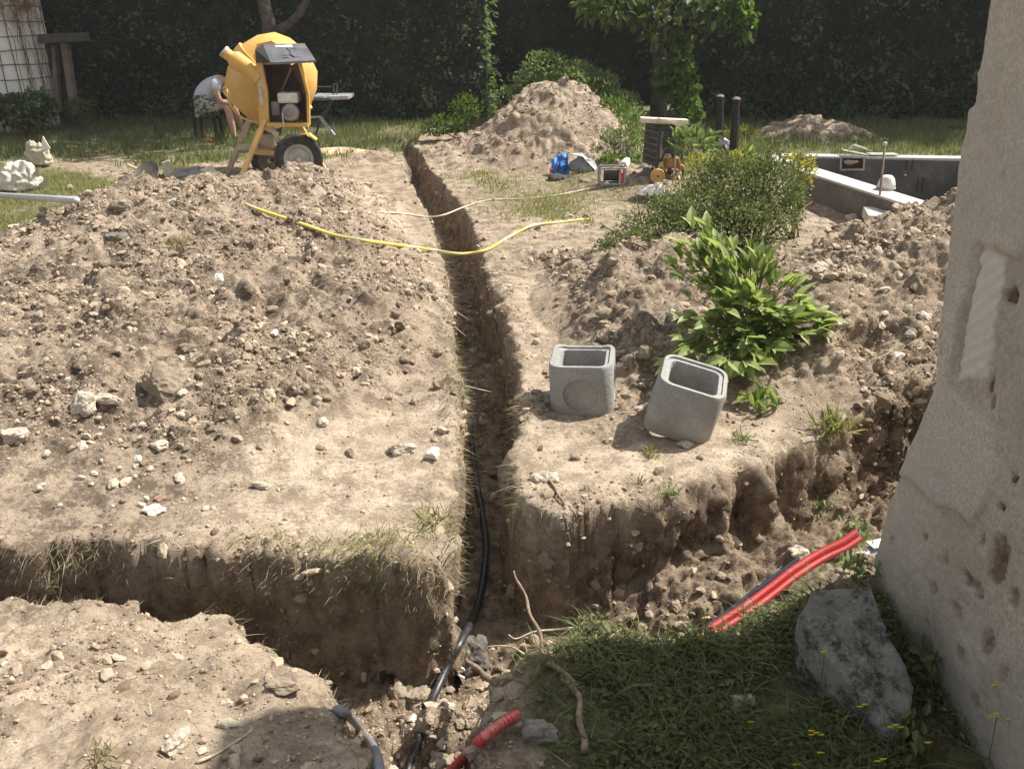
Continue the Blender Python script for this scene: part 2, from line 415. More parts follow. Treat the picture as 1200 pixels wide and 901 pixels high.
# ------------------------------------------------------------------ leaf, grass and stone builders
rs = np.random.RandomState(11); random.seed(5)
def leafmat(name, c1, c2, trans=.35, rough=.55, spec=.25):
    n = NT(name, rough, spec)
    t = n.attr('tint'); c = n.mix(t, c1, c2)
    c = n.mix(n.ramp(n.noise(9, 3), .35, .7, 0, .5), c, tuple(a*.6 for a in c1))
    n.col(c)
    tr = n.t.nodes.new('ShaderNodeBsdfTranslucent'); n.L(n.mix(1.0, c, (1.25, 1.3, .75), 'MULTIPLY'), tr.inputs['Color'])
    mx = n.t.nodes.new('ShaderNodeMixShader'); mx.inputs[0].default_value = trans
    n.L(n.b.outputs[0], mx.inputs[1]); n.L(tr.outputs[0], mx.inputs[2])
    n.L(mx.outputs[0], n.t.nodes['Material Output'].inputs['Surface'])
    return n.m
def unit(v): return v/(np.linalg.norm(v, axis=1)[:, None]+1e-9)
def leaf_arrays(Pn, D, U, L, wr, kind='lance', fold=.25):
    """Pn base points, D leaf axes, U up hints, L lengths"""
    n = len(Pn); D = unit(D); S = unit(np.cross(D, U)); T = np.cross(S, D)
    L = np.asarray(L)[:, None]; W = L*wr
    if kind == 'quad':
        A = np.stack([Pn, Pn+D*L*.45+S*W*.5, Pn+D*L, Pn+D*L*.45-S*W*.5], 1)
        F = (np.arange(n)*4)[:, None]+np.array([[0, 1, 2, 3]])
        return A.reshape(-1, 3), F, 4
    A = np.stack([Pn, Pn+D*L*.3+S*W*.45+T*W*fold, Pn+D*L*.68+S*W*.38+T*W*fold*.6-T*L*.03, Pn+D*L-T*L*.12,
                  Pn+D*L*.68-S*W*.38+T*W*fold*.6-T*L*.03, Pn+D*L*.3-S*W*.45+T*W*fold], 1)
    b = (np.arange(n)*6)[:, None, None]+np.array([[0, 1, 2, 3], [0, 3, 4, 5]])[None]
    return A.reshape(-1, 3), b.reshape(-1, 4), 6
def foliage(name, Pn, D, U, L, wr, mat, parent=None, kind='lance', tint=None, fold=.25):
    A, F, k = leaf_arrays(Pn, D, U, L, wr, kind, fold)
    o = add_mesh(name, A, F, mat, parent, smooth=False)
    fattr(o, 'tint', np.repeat(rs.rand(len(Pn)) if tint is None else tint, k)); return o
def blob_points(blobs, n, shell=.55):
    """blobs: (cx,cy,cz,rx,ry,rz); returns points and outward directions"""
    vol = np.array([b[3]*b[4]*b[5] for b in blobs])**.67; cnt = (n*vol/vol.sum()).astype(int)+1
    Ps, Ns = [], []
    for b, m in zip(blobs, cnt):
        d = unit(rs.normal(size=(m, 3))); r = shell+(1-shell)*rs.rand(m)**.6
        r = r*(1+.36*pn(d[:, 0]*2.3+b[0], d[:, 1]*2.3+b[1], d[:, 2]*2.3+b[2]))
        Ps.append(np.array(b[:3])+d*r[:, None]*np.array(b[3:6])); Ns.append(d)
    return np.concatenate(Ps), np.concatenate(Ns)
def bush(name, label, cat, blobs, n, leaf, wr, mat, up=.5, kind='lance', stems=14, root=None, group=None, zmin=None, stemmat=None, shell=.5):
    root = root or (blobs[0][0], blobs[0][1], gz(blobs[0][0], blobs[0][1]))
    e = empty(name, root, label, cat, group); rt = Vector(root)
    Pn, Nn = blob_points(blobs, n, shell)
    Pn -= np.array(root)
    if zmin is not None: k = Pn[:, 2] > zmin; Pn, Nn = Pn[k], Nn[k]
    D = unit(Nn*.7+rs.normal(size=Pn.shape)*.7+np.array([0, 0, up]))
    U = unit(rs.normal(size=Pn.shape)*.45+np.array([0, 0, 1.0]))
    foliage('foliage', Pn, D, U, leaf*(.6+.8*rs.rand(len(Pn))), wr, mat, e, kind)
    if stems:
        m = MB()
        for q in range(stems):
            b = blobs[q % len(blobs)]; t = Vector(b[:3])+Vector(rs.normal(size=3))*.45*Vector((b[3], b[4], b[5])).length/1.7-rt
            s0 = Vector((rs.normal()*.04, rs.normal()*.04, -.02)); md = (s0+t)/2+Vector((rs.normal()*.04, rs.normal()*.04, .04))
            m.tube([s0, md, t], [.009*(leaf/.05)**.4, .006, .003], 5)
        m.build('stem', stemmat or MAT['twig'], e, smooth=True)
    return e
def ground_samples(n, dens):
    """random points of the ground mesh, dens = weight per face centre"""
    v0 = V[F[:, 0]]; fc = (v0+V[F[:, 2]])/2
    ar = np.linalg.norm(np.cross(V[F[:, 2]]-v0, V[F[:, 3]]-V[F[:, 1]]), axis=1)/2
    fc[:, 1] = np.maximum(fc[:, 1], .05); w_ = np.nan_to_num(ar*dens(fc, F[:, 0])); w_ = np.maximum(w_, 0); c = np.cumsum(w_); c /= c[-1]
    f = np.searchsorted(c, rs.rand(n)); f = np.minimum(f, len(F)-1)
    a, b = rs.rand(n)[:, None], rs.rand(n)[:, None]
    p = (V[F[f, 0]]*(1-a)+V[F[f, 1]]*a)*(1-b)+(V[F[f, 3]]*(1-a)+V[F[f, 2]]*a)*b
    nn = np.cross(V[F[f, 1]]-V[F[f, 0]], V[F[f, 3]]-V[F[f, 0]]); return p, unit(nn), F[f, 0]
def blades(name, Pn, H, W, mat, lean=.5, parent=None, dirs=None, seg=2, tint=None, droop=.5):
    n = len(Pn); a = rs.rand(n)*2*np.pi
    l = np.abs(rs.normal(size=n))*lean
    D = unit(np.stack([np.cos(a)*l, np.sin(a)*l, np.ones(n)], 1)) if dirs is None else unit(dirs)
    S = unit(np.cross(D, rs.normal(size=(n, 3)))); H = np.asarray(H)[:, None]; W = np.asarray(W)[:, None]
    hd = D.copy(); hd[:, 2] = 0; hd = unit(hd+1e-6)
    if seg == 1:
        A = np.stack([Pn-S*W/2, Pn+S*W/2, Pn+D*H], 1); Fq = (np.arange(n)*3)[:, None]+np.array([[0, 1, 2]]); k = 3
    else:
        M1 = Pn+D*H*.5+hd*H*.04*droop; T = Pn+D*H*.88+hd*H*.35*droop-np.array([0, 0, 1])*H*.12*droop
        A = np.stack([Pn-S*W/2, Pn+S*W/2, M1+S*W*.4, M1-S*W*.4, T], 1)
        Fq = ((np.arange(n)*5)[:, None, None]+np.array([[0, 1, 2], [0, 2, 3], [3, 2, 4]])[None]).reshape(-1, 3); k = 5
    o = add_mesh(name, A.reshape(-1, 3), Fq, mat, parent, smooth=False)
    fattr(o, 'tint', np.repeat(rs.rand(n) if tint is None else tint, k)); return o
def ico(sub=1):   # subdivided icosahedron
    bm = bmesh.new(); bmesh.ops.create_icosphere(bm, subdivisions=sub, radius=1)
    v = np.array([x.co[:] for x in bm.verts]); f = np.array([[q.index for q in x.verts] for x in bm.faces]); bm.free(); return v, f
def rock_shape(sub, seed, rough=.25, flat=1.0, facets=6):
    v, f = ico(sub); r = np.random.RandomState(seed)
    for _ in range(facets):     # chop with planes: broken stone
        d = r.normal(size=3); d /= np.linalg.norm(d); h = .45+.35*r.rand()
        q = v@d; v = v-np.clip(q-h, 0, None)[:, None]*d*.92
    v = v*(1+rough*pn(v[:, 0]*1.3+seed, v[:, 1]*1.3, v[:, 2]*1.3)[:, None]+rough*.6*pn(v[:, 0]*3.4+seed, v[:, 1]*4, v[:, 2]*4)[:, None])
    v = v*np.array([1, .75+.25*r.rand(), flat]); return v, f

# materials of plants and soil crumbs
MAT['twig'] = simple('twig', (.16, .11, .07), .9, .1, var=.4, scale=30)
MAT['bark'] = simple('bark', (.085, .072, .06), .95, .1, var=.4, scale=14, bump=.6, bscale=40)
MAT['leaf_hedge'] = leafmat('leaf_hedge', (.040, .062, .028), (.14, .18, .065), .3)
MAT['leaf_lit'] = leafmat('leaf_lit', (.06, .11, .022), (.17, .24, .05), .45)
MAT['leaf_tree'] = leafmat('leaf_tree', (.045, .07, .025), (.14, .18, .05), .35)
MAT['leaf_weed'] = leafmat('leaf_weed', (.10, .15, .055), (.27, .33, .14), .4)
MAT['leaf_box'] = leafmat('leaf_box', (.06, .088, .03), (.24, .27, .11), .35, .5, .3)
MAT['leaf_peony'] = leafmat('leaf_peony', (.13, .195, .055), (.36, .42, .16), .4, .5, .3)
MAT['leaf_yellow'] = leafmat('leaf_yellow', (.25, .27, .05), (.42, .38, .09), .4)
MAT['grass'] = leafmat('grass', (.17, .185, .07), (.44, .41, .20), .35)
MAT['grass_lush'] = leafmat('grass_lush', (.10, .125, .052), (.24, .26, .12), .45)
MAT['grass_dry'] = leafmat('grass_dry', (.30, .25, .15), (.45, .39, .24), .2)
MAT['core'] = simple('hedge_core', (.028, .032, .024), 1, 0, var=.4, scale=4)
MAT['root'] = simple('root', (.23, .17, .12), .9, .1, var=.35, scale=40, bump=.3)
MAT['root_pale'] = simple('root_pale', (.42, .35, .25), .9, .1, var=.25, scale=40)
def soilmat(name, a, b, stone=0):
    n = NT(name, .95, .12)
    t = n.math('ADD', n.math('MULTIPLY', n.attr('tint'), .6), n.math('MULTIPLY', n.noise(30, 5, .7), .5))
    n.col(n.mix(n.ramp(t, .2, .85), a, b)); n.bump(n.noise(120, 6, .75), .5, .004); return n.m
MAT['clod'] = soilmat('clod', (.17, .126, .088), (.43, .34, .248))
def stonemat(name, a, b, dirt):
    n = NT(name, .85, .25); r = n.objrand()
    c = n.mix(r, a, b); c = n.mix(n.ramp(n.noise(25, 6, .7), .35, .7, 0, .6), c, tuple(x*.68 for x in a))
    c = n.mix(n.ramp(n.noise(3.5, 6, .8), .42, .6, .15, .9), c, dirt)
    n.col(c); n.bump(n.noise(90, 6, .7), .45, .004); return n.m
MAT['stone_soil'] = stonemat('stone_soil', (.25, .20, .145), (.40, .33, .25), (.24, .185, .13))
MAT['stone_pale'] = stonemat('stone_pale', (.48, .43, .34), (.62, .58, .50), (.34, .27, .19))
MAT['stone_white'] = stonemat('stone_white', (.72, .70, .64), (.80, .78, .73), (.5, .43, .34))
MAT['stone_red'] = stonemat('stone_red', (.36, .17, .11), (.42, .22, .15), (.3, .22, .16))
MAT['stone_dark'] = stonemat('stone_dark', (.12, .11, .10), (.20, .18, .16), (.16, .13, .10))

# ------------------------------------------------------------------ soil crumbs: nobody could count them
shapes = [rock_shape(1, k, .3, .8, 3) for k in range(5)]
lowf = ico(1)[1]; lv, lf = None, None
bm = bmesh.new(); bmesh.ops.create_icosphere(bm, subdivisions=1, radius=1)
ICV = np.array([x.co[:] for x in bm.verts]); ICF = np.array([[q.index for q in x.verts] for x in bm.faces]); bm.free()
OCT = (np.array([[1,0,0],[-1,0,0],[0,1,0],[0,-1,0],[0,0,1],[0,0,-1.]]), np.array([[0,2,4],[2,1,4],[1,3,4],[3,0,4],[2,0,5],[1,2,5],[3,1,5],[0,3,5]]))
_i2 = ico(2); ICO2 = (_i2[0]*(1+.35*pn(_i2[0][:, 0]*1.8, _i2[0][:, 1]*1.8, _i2[0][:, 2]*1.8)[:, None]), _i2[1])
def crumbs(name, n, dens, smin, smax, mat, sc_y=True, power=2.2, shp=None):
    icov, icof = shp or (ICV, ICF)
    p, nn, idx = ground_samples(n, dens)
    s = smin*(1-rs.rand(n)*(1-(smin/smax)**power))**(-1/power)
    if sc_y: s = s*(.36+.17*np.minimum(p[:, 1], 6))
    A = icov[None]*(1+(.3 if len(icov) > 20 else .55)*(rs.rand(n, len(icov), 1)-.5))*np.stack([.8+.5*rs.rand(n), .8+.5*rs.rand(n), .55+.4*rs.rand(n)], 1)[:, None]
    q = rs.rand(n)*6.283; c, s_ = np.cos(q)[:, None], np.sin(q)[:, None]
    A = np.stack([A[..., 0]*c-A[..., 1]*s_, A[..., 0]*s_+A[..., 1]*c, A[..., 2]], 2)
    tl = (rs.rand(n)-.5)*1.6; c, s_ = np.cos(tl)[:, None], np.sin(tl)[:, None]
    A = np.stack([A[..., 0], A[..., 1]*c-A[..., 2]*s_, A[..., 1]*s_+A[..., 2]*c], 2)
    A = A*s[:, None, None]+(p+nn*s[:, None]*.25)[:, None]
    Fq = (np.arange(n)*len(icov))[:, None, None]+icof[None]
    o = add_mesh(name, A.reshape(-1, 3), Fq.reshape(-1, 3), mat, smooth=False)
    fattr(o, 'tint', np.repeat(rs.rand(n), len(icov))); tag(o, kind='stuff'); return o
def dn_clod(fc, i0):
    y = fc[:, 1]; vis = (np.abs(fc[:, 0]) < .66*y+.9) & (y > 1.2) & (y < 13.5)
    patch = np.clip(.35+1.5*pn(fc[:, 0]*2.1, fc[:, 1]*2.1, 2.2, 21), .04, 2)
    return vis*(np.clip(rough[i0]-.15, 0, 1.2)*patch+.05)/(y**1.35)*(1-.97*grassy[i0])*(1-.3*onwall[i0])
def dn_far(fc, i0):
    y = fc[:, 1]; return ((y > 4.5) & (y < 13.5) & (np.abs(fc[:, 0]) < .66*y+.9))*(np.clip(rough[i0]-.2, 0, 1.2)+.02)/(y**.8)*(1-.97*grassy[i0])
tag(crumbs('soil_crumbs', 15000, dn_clod, .005, .021, MAT['clod'], power=2.5), 'loose crumbs of dry brown soil over the heaps and trench edges')
tag(crumbs('soil_crumbs', 52000, dn_clod, .0028, .010, MAT['clod'], shp=OCT), 'fine dry crumbs and dust grains of brown soil')
tag(crumbs('soil_clods', 1500, dn_clod, .018, .045, MAT['clod'], power=2.8, shp=rock_shape(2, 3, .35, .85, 7)), 'bigger clods of brown earth scattered through the heaps')
tag(crumbs('soil_crumbs', 8000, dn_far, .005, .02, MAT['clod'], False), 'loose soil crumbs on the farther heaps')
def dn_grit(fc, i0):
    y = fc[:, 1]; vis = (np.abs(fc[:, 0]) < .66*y+.5) & (y > 1.2) & (y < 12)
    patch = np.clip(.15+1.8*pn(fc[:, 0]*1.7, fc[:, 1]*1.7, 6.2, 22), .02, 2)
    return vis*patch/(y**1.2)*(1-grassy[i0])*(1-onwall[i0])
tag(crumbs('gravel', 1500, dn_grit, .0035, .016, MAT['stone_pale'], power=1.9), 'small pale stones and grit mixed in the soil')

# ------------------------------------------------------------------ grass
def dn_lawn(y0, y1, p=.6, pt=1.2):
    def f(fc, i0):
        y = fc[:, 1]; return ((y > y0) & (y < y1) & (np.abs(fc[:, 0]) < .63*y+.8))*grassy[i0]**1.2*np.clip(.45+pt*pn(fc[:, 0]*1.5, fc[:, 1]*1.5, 4, 23), .05, 2)/y**p
    return f
p, nn, i0 = ground_samples(42000, dn_lawn(4.5, 10.4))
tag(blades('lawn_grass', p, .02+.035*rs.rand(len(p)), .006+.005*rs.rand(len(p)), MAT['grass'], .55, seg=1), 'short patchy green and yellowed grass beside the soil heaps', kind='stuff')
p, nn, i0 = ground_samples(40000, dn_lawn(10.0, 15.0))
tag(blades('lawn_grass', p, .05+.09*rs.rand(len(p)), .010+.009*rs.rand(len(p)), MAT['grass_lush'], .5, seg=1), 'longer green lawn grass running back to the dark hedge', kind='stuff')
def dn_bank(fc, i0):
    y = fc[:, 1]; return ((y < 2.5) & (y > 1.0) & (fc[:, 0] > -.05) & (fc[:, 0] < 1.4))*grassy[i0]*np.clip(.6+1.5*pn(fc[:, 0]*3.5, fc[:, 1]*3.5, 4, 24), .05, 2)*(.12+.88*sstep(.1, .45, fc[:, 0]))
p, nn, i0 = ground_samples(15000, dn_bank)
a = rs.rand(len(p))*6.28; dr = np.stack([np.cos(a)*.9-.35, np.sin(a)*.9-.5, .25+.9*rs.rand(len(p))], 1)
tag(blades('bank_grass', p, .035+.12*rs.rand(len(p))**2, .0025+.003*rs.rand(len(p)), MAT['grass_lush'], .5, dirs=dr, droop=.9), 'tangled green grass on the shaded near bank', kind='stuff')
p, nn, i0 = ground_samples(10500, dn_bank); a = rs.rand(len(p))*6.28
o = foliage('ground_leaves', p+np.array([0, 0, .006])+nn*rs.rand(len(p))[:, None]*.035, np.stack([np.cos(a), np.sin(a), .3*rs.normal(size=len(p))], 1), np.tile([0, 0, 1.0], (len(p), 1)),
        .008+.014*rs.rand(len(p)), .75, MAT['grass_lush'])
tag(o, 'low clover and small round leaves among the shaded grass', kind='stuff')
# dry stalks and roots hanging over the trench lips
p, nn, i0 = ground_samples(5200, lambda fc, i: ((np.abs(sdn[i]+.008) < .02) & (fc[:, 1] < 7) & (np.abs(fc[:, 0]) < 2.6))*np.clip(.3+1.8*pn(fc[:, 0]*3, fc[:, 1]*3, 4, 25), 0, 2)/np.maximum(fc[:, 1], 1.5)*np.where((fc[:, 1] < 2.12) & (fc[:, 0] < 0), .12, 1))
_, gxx, gyy = sdf(p[:, 0], p[:, 1], TRENCH)
dr = np.stack([gxx*.8, gyy*.8, -.2+0*gxx], 1)+rs.normal(size=p.shape)*.45
tag(blades('hanging_roots', p, (.02+.065*rs.rand(len(p)))*np.minimum(1, .1+.30*p[:, 1]), .0010+.0011*rs.rand(len(p)), MAT['grass_dry'], dirs=dr, droop=.8), 'dry grass stalks and fine roots hanging over the trench edges', kind='stuff')
def dn_edge(fc, i):   # green tufts on the far lip and along the trench
    x, y = fc[:, 0], fc[:, 1]; s = sdn[i]
    g = np.exp(-((x+.45)**2/.03+(y-2.45)**2/.02))*3+np.exp(-((x+.75)**2/.04+(y-2.45)**2/.01))+np.exp(-((x+.26)**2/.01+(y-3.9)**2/.12))*.5+np.exp(-((x-.42)**2/.02+(y-2.03)**2/.006))*4+np.exp(-((x-1.45)**2/.03+(y-3.1)**2/.03))*1.6
    return ((s > -.09) & (s < .016))*g
p, nn, i0 = ground_samples(1500, dn_edge)
tag(blades('edge_grass', p, .02+.06*rs.rand(len(p)), .0022+.002*rs.rand(len(p)), MAT['grass'], dirs=np.stack([.2*rs.normal(size=len(p)), -.5+.5*rs.normal(size=len(p)), .4+.5*rs.rand(len(p))], 1), droop=1.2), 'pale green grass tufts along the broken trench lips', kind='stuff')
p, nn, i0 = ground_samples(1500, dn_bank); a = rs.rand(len(p))*6.28
tag(blades('dead_grass', p+nn*.01, .03+.06*rs.rand(len(p)), .0016+.0014*rs.rand(len(p)), MAT['grass_dry'], dirs=np.stack([np.cos(a), np.sin(a), .35*rs.rand(len(p))], 1), droop=.4), 'dead straw blades lying through the shaded grass', kind='stuff')
# dry litter on the near soil
p, nn, i0 = ground_samples(2600, lambda fc, i: ((fc[:, 1] < 5) & (fc[:, 1] > 1.2) & (np.abs(fc[:, 0]) < 2.4) & (inside[i] < .3))*np.clip(.1+1.8*pn(fc[:, 0]*2, fc[:, 1]*2, 9, 26), 0, 2)*(1-grassy[i]*.8))
a = rs.rand(len(p))*6.28
tag(blades('dry_litter', p+nn*.003, .015+.045*rs.rand(len(p)), .0014+.0016*rs.rand(len(p)), MAT['grass_dry'], dirs=np.stack([np.cos(a), np.sin(a), .12*rs.normal(size=len(p))], 1), droop=.1), 'dead straw and thin roots lying on the dry soil', kind='stuff')

# ------------------------------------------------------------------ hedges, trees and bushes
def hedge(name, label, x0, x1, y0, depth, zt, n, leaf, mat, seed, end_lit=None, group='dark hedges closing the garden'):
    e = empty(name, ((x0+x1)/2, y0+depth/2, 0), label, 'hedge', group); ox, oy = e.location.x, e.location.y
    # solid twiggy heart
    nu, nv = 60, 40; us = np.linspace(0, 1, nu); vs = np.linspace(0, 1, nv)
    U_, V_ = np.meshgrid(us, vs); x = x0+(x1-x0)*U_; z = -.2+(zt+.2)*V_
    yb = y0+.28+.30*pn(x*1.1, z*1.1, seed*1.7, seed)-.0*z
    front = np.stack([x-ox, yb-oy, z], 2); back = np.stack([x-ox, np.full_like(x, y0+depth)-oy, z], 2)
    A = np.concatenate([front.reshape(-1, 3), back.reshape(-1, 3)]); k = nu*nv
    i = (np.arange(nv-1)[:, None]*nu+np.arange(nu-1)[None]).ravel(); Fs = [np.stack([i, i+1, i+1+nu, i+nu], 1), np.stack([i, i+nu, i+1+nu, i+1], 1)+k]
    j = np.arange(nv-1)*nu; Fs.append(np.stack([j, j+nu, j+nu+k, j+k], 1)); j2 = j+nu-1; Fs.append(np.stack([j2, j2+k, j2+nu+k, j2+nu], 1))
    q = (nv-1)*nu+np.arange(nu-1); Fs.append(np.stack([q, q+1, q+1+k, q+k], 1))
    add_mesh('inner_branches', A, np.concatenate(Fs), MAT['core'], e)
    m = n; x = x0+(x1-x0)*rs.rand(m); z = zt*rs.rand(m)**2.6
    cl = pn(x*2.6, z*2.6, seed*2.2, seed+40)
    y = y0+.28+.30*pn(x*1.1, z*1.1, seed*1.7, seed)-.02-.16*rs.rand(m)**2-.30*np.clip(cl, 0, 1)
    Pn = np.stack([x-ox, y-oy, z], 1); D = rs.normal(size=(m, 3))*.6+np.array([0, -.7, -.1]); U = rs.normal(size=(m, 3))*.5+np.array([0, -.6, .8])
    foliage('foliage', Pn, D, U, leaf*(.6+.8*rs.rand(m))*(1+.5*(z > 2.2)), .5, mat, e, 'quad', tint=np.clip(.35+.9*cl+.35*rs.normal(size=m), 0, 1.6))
    if end_lit:
        m = end_lit; z = zt*rs.rand(m)**1.6; y = y0+.1+rs.rand(m)*.9; x = x1+.12*pn(z*2, y*2, 3.3)+.07*rs.normal(size=m)
        Pn = np.stack([x-ox, y-oy, z], 1); D = rs.normal(size=(m, 3))*.6+np.array([.6, -.4, -.1])
        foliage('foliage', Pn, D, rs.normal(size=(m, 3))*.5+np.array([.5, -.3, .8]), leaf*(.7+.8*rs.rand(m)), .55, MAT['leaf_weed'], e, 'lance')  # end leaves take a paler material, sunlight on that side put into the colour
    return e
HY = 14.3
hedge('hedge', 'dense dark clipped hedge behind the cement mixer, ending in leaves coloured as sunlit', -9.0, -.42, HY, 1.6, 7.5, 17000, .085, MAT['leaf_hedge'], 1, 900)
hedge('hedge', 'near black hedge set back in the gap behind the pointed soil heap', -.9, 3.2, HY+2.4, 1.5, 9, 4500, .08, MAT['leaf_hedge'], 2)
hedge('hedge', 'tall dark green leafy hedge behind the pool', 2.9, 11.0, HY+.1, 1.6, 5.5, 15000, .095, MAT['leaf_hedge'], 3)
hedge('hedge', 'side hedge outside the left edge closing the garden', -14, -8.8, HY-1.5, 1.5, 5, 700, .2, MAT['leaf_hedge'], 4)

def tree(name, label, base, trunk, limbs, blobs, n, leaf, mat, r0=.1, kind='lance', wr=.7, group=None, up=-.1):
    e = empty(name, base, label, 'tree', group); b = Vector(base)
    m = MB(); pts = [Vector(q)-b for q in trunk]; N_ = len(pts)
    m.tube(pts, [r0*(1.25 if i == 0 else 1)*(1-.55*i/N_) for i in range(N_)], 12).build('trunk', MAT['bark'], e, smooth=True)
    for l, r in limbs: MB().tube([Vector(q)-b for q in l], [r*(1-.7*i/len(l)) for i in range(len(l))], 8).build('limb', MAT['bark'], e, smooth=True)
    Pn, Nn = blob_points(blobs, n, .35); Pn -= np.array(base)
    D = unit(Nn*.4+rs.normal(size=Pn.shape)*.6+np.array([0, 0, up-.4])); U = unit(rs.normal(size=Pn.shape)*.5+np.array([0, -.25, 1]))
    foliage('crown', Pn, D, U, leaf*(.6+.8*rs.rand(len(Pn))), wr, mat, e, kind); return e
def tp(px, py, y): return tuple(PY(px, py, y))
# lime-like tree right of the heap
ty = 13.0; tb = PY(772, 150, ty); tb.z = gz(tb.x, ty)
tree('broadleaf_tree', 'broad leaved tree with hanging green branches rising behind the crate cart', tuple(tb),
     [tb-Vector((0, 0, .1)), tp(772, 100, ty), tp(773, 40, ty), (tb.x+.02, ty, 2.4), (tb.x, ty, 4.2)],
     [([tp(773, 20, ty), tp(740, -10, ty-.3), tp(690, -40, ty-.5)], .05), ([tp(773, 10, ty), tp(830, -20, ty-.3), tp(880, -30, ty-.6)], .05), ([(tb.x, ty, 2.6), (tb.x-1.2, ty, 3.6), (tb.x-2, ty-.4, 4.2)], .06), ([(tb.x, ty, 2.8), (tb.x+1.2, ty, 3.8), (tb.x+2, ty-.3, 4.4)], .06)],
     [(*tp(790, 20, ty-.5), .5, .5, .45), (*tp(720, 0, ty-.6), .5, .4, .32), (*tp(840, 5, ty-.7), .42, .4, .3), (*tp(873, 28, ty-1.1), .14, .14, .24), (*tp(693, 5, ty-.8), .16, .2, .2),
      (tb.x+1.6, ty+.9, 3.4, 1.4, .8, .6)], 1700, .12, MAT['leaf_tree'], .12)
tb2 = PY(313, 120, 12.6); tb2.z = gz(tb2.x, 12.6)
tree('forked_tree', 'bare grey forked trunk standing behind the cement mixer', tuple(tb2),
     [tb2-Vector((0, 0, .1)), tp(316, 60, 12.6), tp(316, 30, 12.6), tp(308, 0, 12.6), tp(300, -70, 12.6), (tb2.x-.3, 12.6, 4.0)],
     [([tp(316, 40, 12.6), tp(338, 30, 12.5), tp(352, 15, 12.4), tp(362, -5, 12.3), tp(380, -60, 12.3)], .07)],
     [(tb2.x-.2, 12.6, 3.6, 1.7, 1.2, .8), (tb2.x+.6, 12.8, 4.6, 2.2, 1.5, 1.0), (tb2.x-1.5, 12.8, 4.4, 1.6, 1.2, .9)], 2600, .15, MAT['leaf_hedge'], .12)
# unseen tree, added to darken the lawn strip before the hedge with its shade
tree('added_shade_tree', 'unseen tree added outside the frame to shade the back lawn', (8.6, 13.7, 0),
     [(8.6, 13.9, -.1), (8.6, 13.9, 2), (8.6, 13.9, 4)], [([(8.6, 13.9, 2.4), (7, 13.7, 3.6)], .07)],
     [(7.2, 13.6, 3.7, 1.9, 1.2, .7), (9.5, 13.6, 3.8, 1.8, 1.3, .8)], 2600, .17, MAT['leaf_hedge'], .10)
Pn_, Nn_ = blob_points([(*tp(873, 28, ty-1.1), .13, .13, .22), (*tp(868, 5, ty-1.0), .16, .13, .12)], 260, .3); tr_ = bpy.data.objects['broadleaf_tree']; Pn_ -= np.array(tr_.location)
foliage('lit_spray', Pn_, rs.normal(size=Pn_.shape)*.6+np.array([0, 0, -.5]), rs.normal(size=Pn_.shape)*.5+np.array([0, -.3, 1]), .10*(.6+.7*rs.rand(len(Pn_))), .7, MAT['leaf_lit'], tr_)  # brighter leaf colour imitates sunlight on this part of the crown
# vine on the tree
vb = PY(803, 150, 12.2); vb.z = gz(vb.x, 12.2)
bush('climbing_vine', 'bright leafy vine hanging beside the tree above the crate cart', 'vine',
     [(*tp(798, 70, 12.3), .16, .16, .35), (*tp(800, 105, 12.2), .22, .18, .3), (*tp(811, 135, 12.0), .14, .14, .22), (*tp(785, 90, 12.4), .22, .15, .25)], 620, .085, .85, MAT['leaf_lit'], -.6, stems=8, root=tuple(vb))
def gb(px, py, y, rx, ry, rz): c = PY(px, py, y); return (c.x, y, c.z, rx, ry, rz)
bush('shrub', 'grey green shrub growing over the top of the pointed soil heap', 'shrub',
     [gb(640, 82, 12.0, .34, .3, .24), gb(622, 98, 12.0, .3, .3, .18), gb(668, 98, 11.9, .25, .3, .2), gb(598, 115, 11.9, .28, .25, .14)], 1900, .055, .5, MAT['leaf_weed'], .5, root=tuple(gb(640, 100, 12.0, 0, 0, 0)[:3]))
bush('shrub', 'yellow green bush at the left foot of the pointed soil heap', 'shrub',
     [gb(548, 128, 12.2, .22, .2, .17), gb(528, 146, 12.0, .28, .2, .12), gb(510, 152, 12.0, .2, .2, .08)], 800, .06, .5, MAT['leaf_lit'], .6)
bush('weed_patch', 'tall pale weeds covering the right slope of the pointed heap', 'weeds',
     [gb(700, 105, 12.2, .3, .3, .25), gb(722, 125, 12.0, .34, .3, .2), gb(690, 135, 11.6, .25, .3, .16), gb(715, 150, 11.2, .32, .3, .14), gb(735, 140, 11.4, .22, .3, .18), gb(740, 150, 10.7, .25, .2, .16), gb(728, 165, 10.2, .25, .2, .12), gb(752, 188, 9.6, .2, .2, .09), gb(745, 168, 10.6, .25, .2, .12), gb(705, 175, 10.3, .22, .2, .11), gb(676, 90, 12.3, .25, .3, .2)],
     6400, .06, .38, MAT['leaf_weed'], .8, stems=26)
bush('weed_patch', 'fresh green leafy weeds between the heap and the crate cart', 'weeds',
     [gb(715, 130, 11.0, .24, .2, .12), gb(700, 185, 9.9, .2, .2, .09), gb(722, 190, 9.7, .2, .2, .07)], 900, .06, .4, MAT['leaf_lit'], .7)
bush('shrub', 'dark bush growing against the tiled outbuilding wall', 'shrub',
     [gb(22, 130, 12.1, .36, .22, .20), gb(45, 126, 12.4, .2, .2, .2)], 1700, .07, .6, MAT['leaf_hedge'], .2)
bush('shrub', 'low dark stems at the foot of the wooden lean-to', 'shrub', [gb(92, 128, 12.9, .2, .2, .13)], 260, .06, .4, MAT['leaf_hedge'], .8)
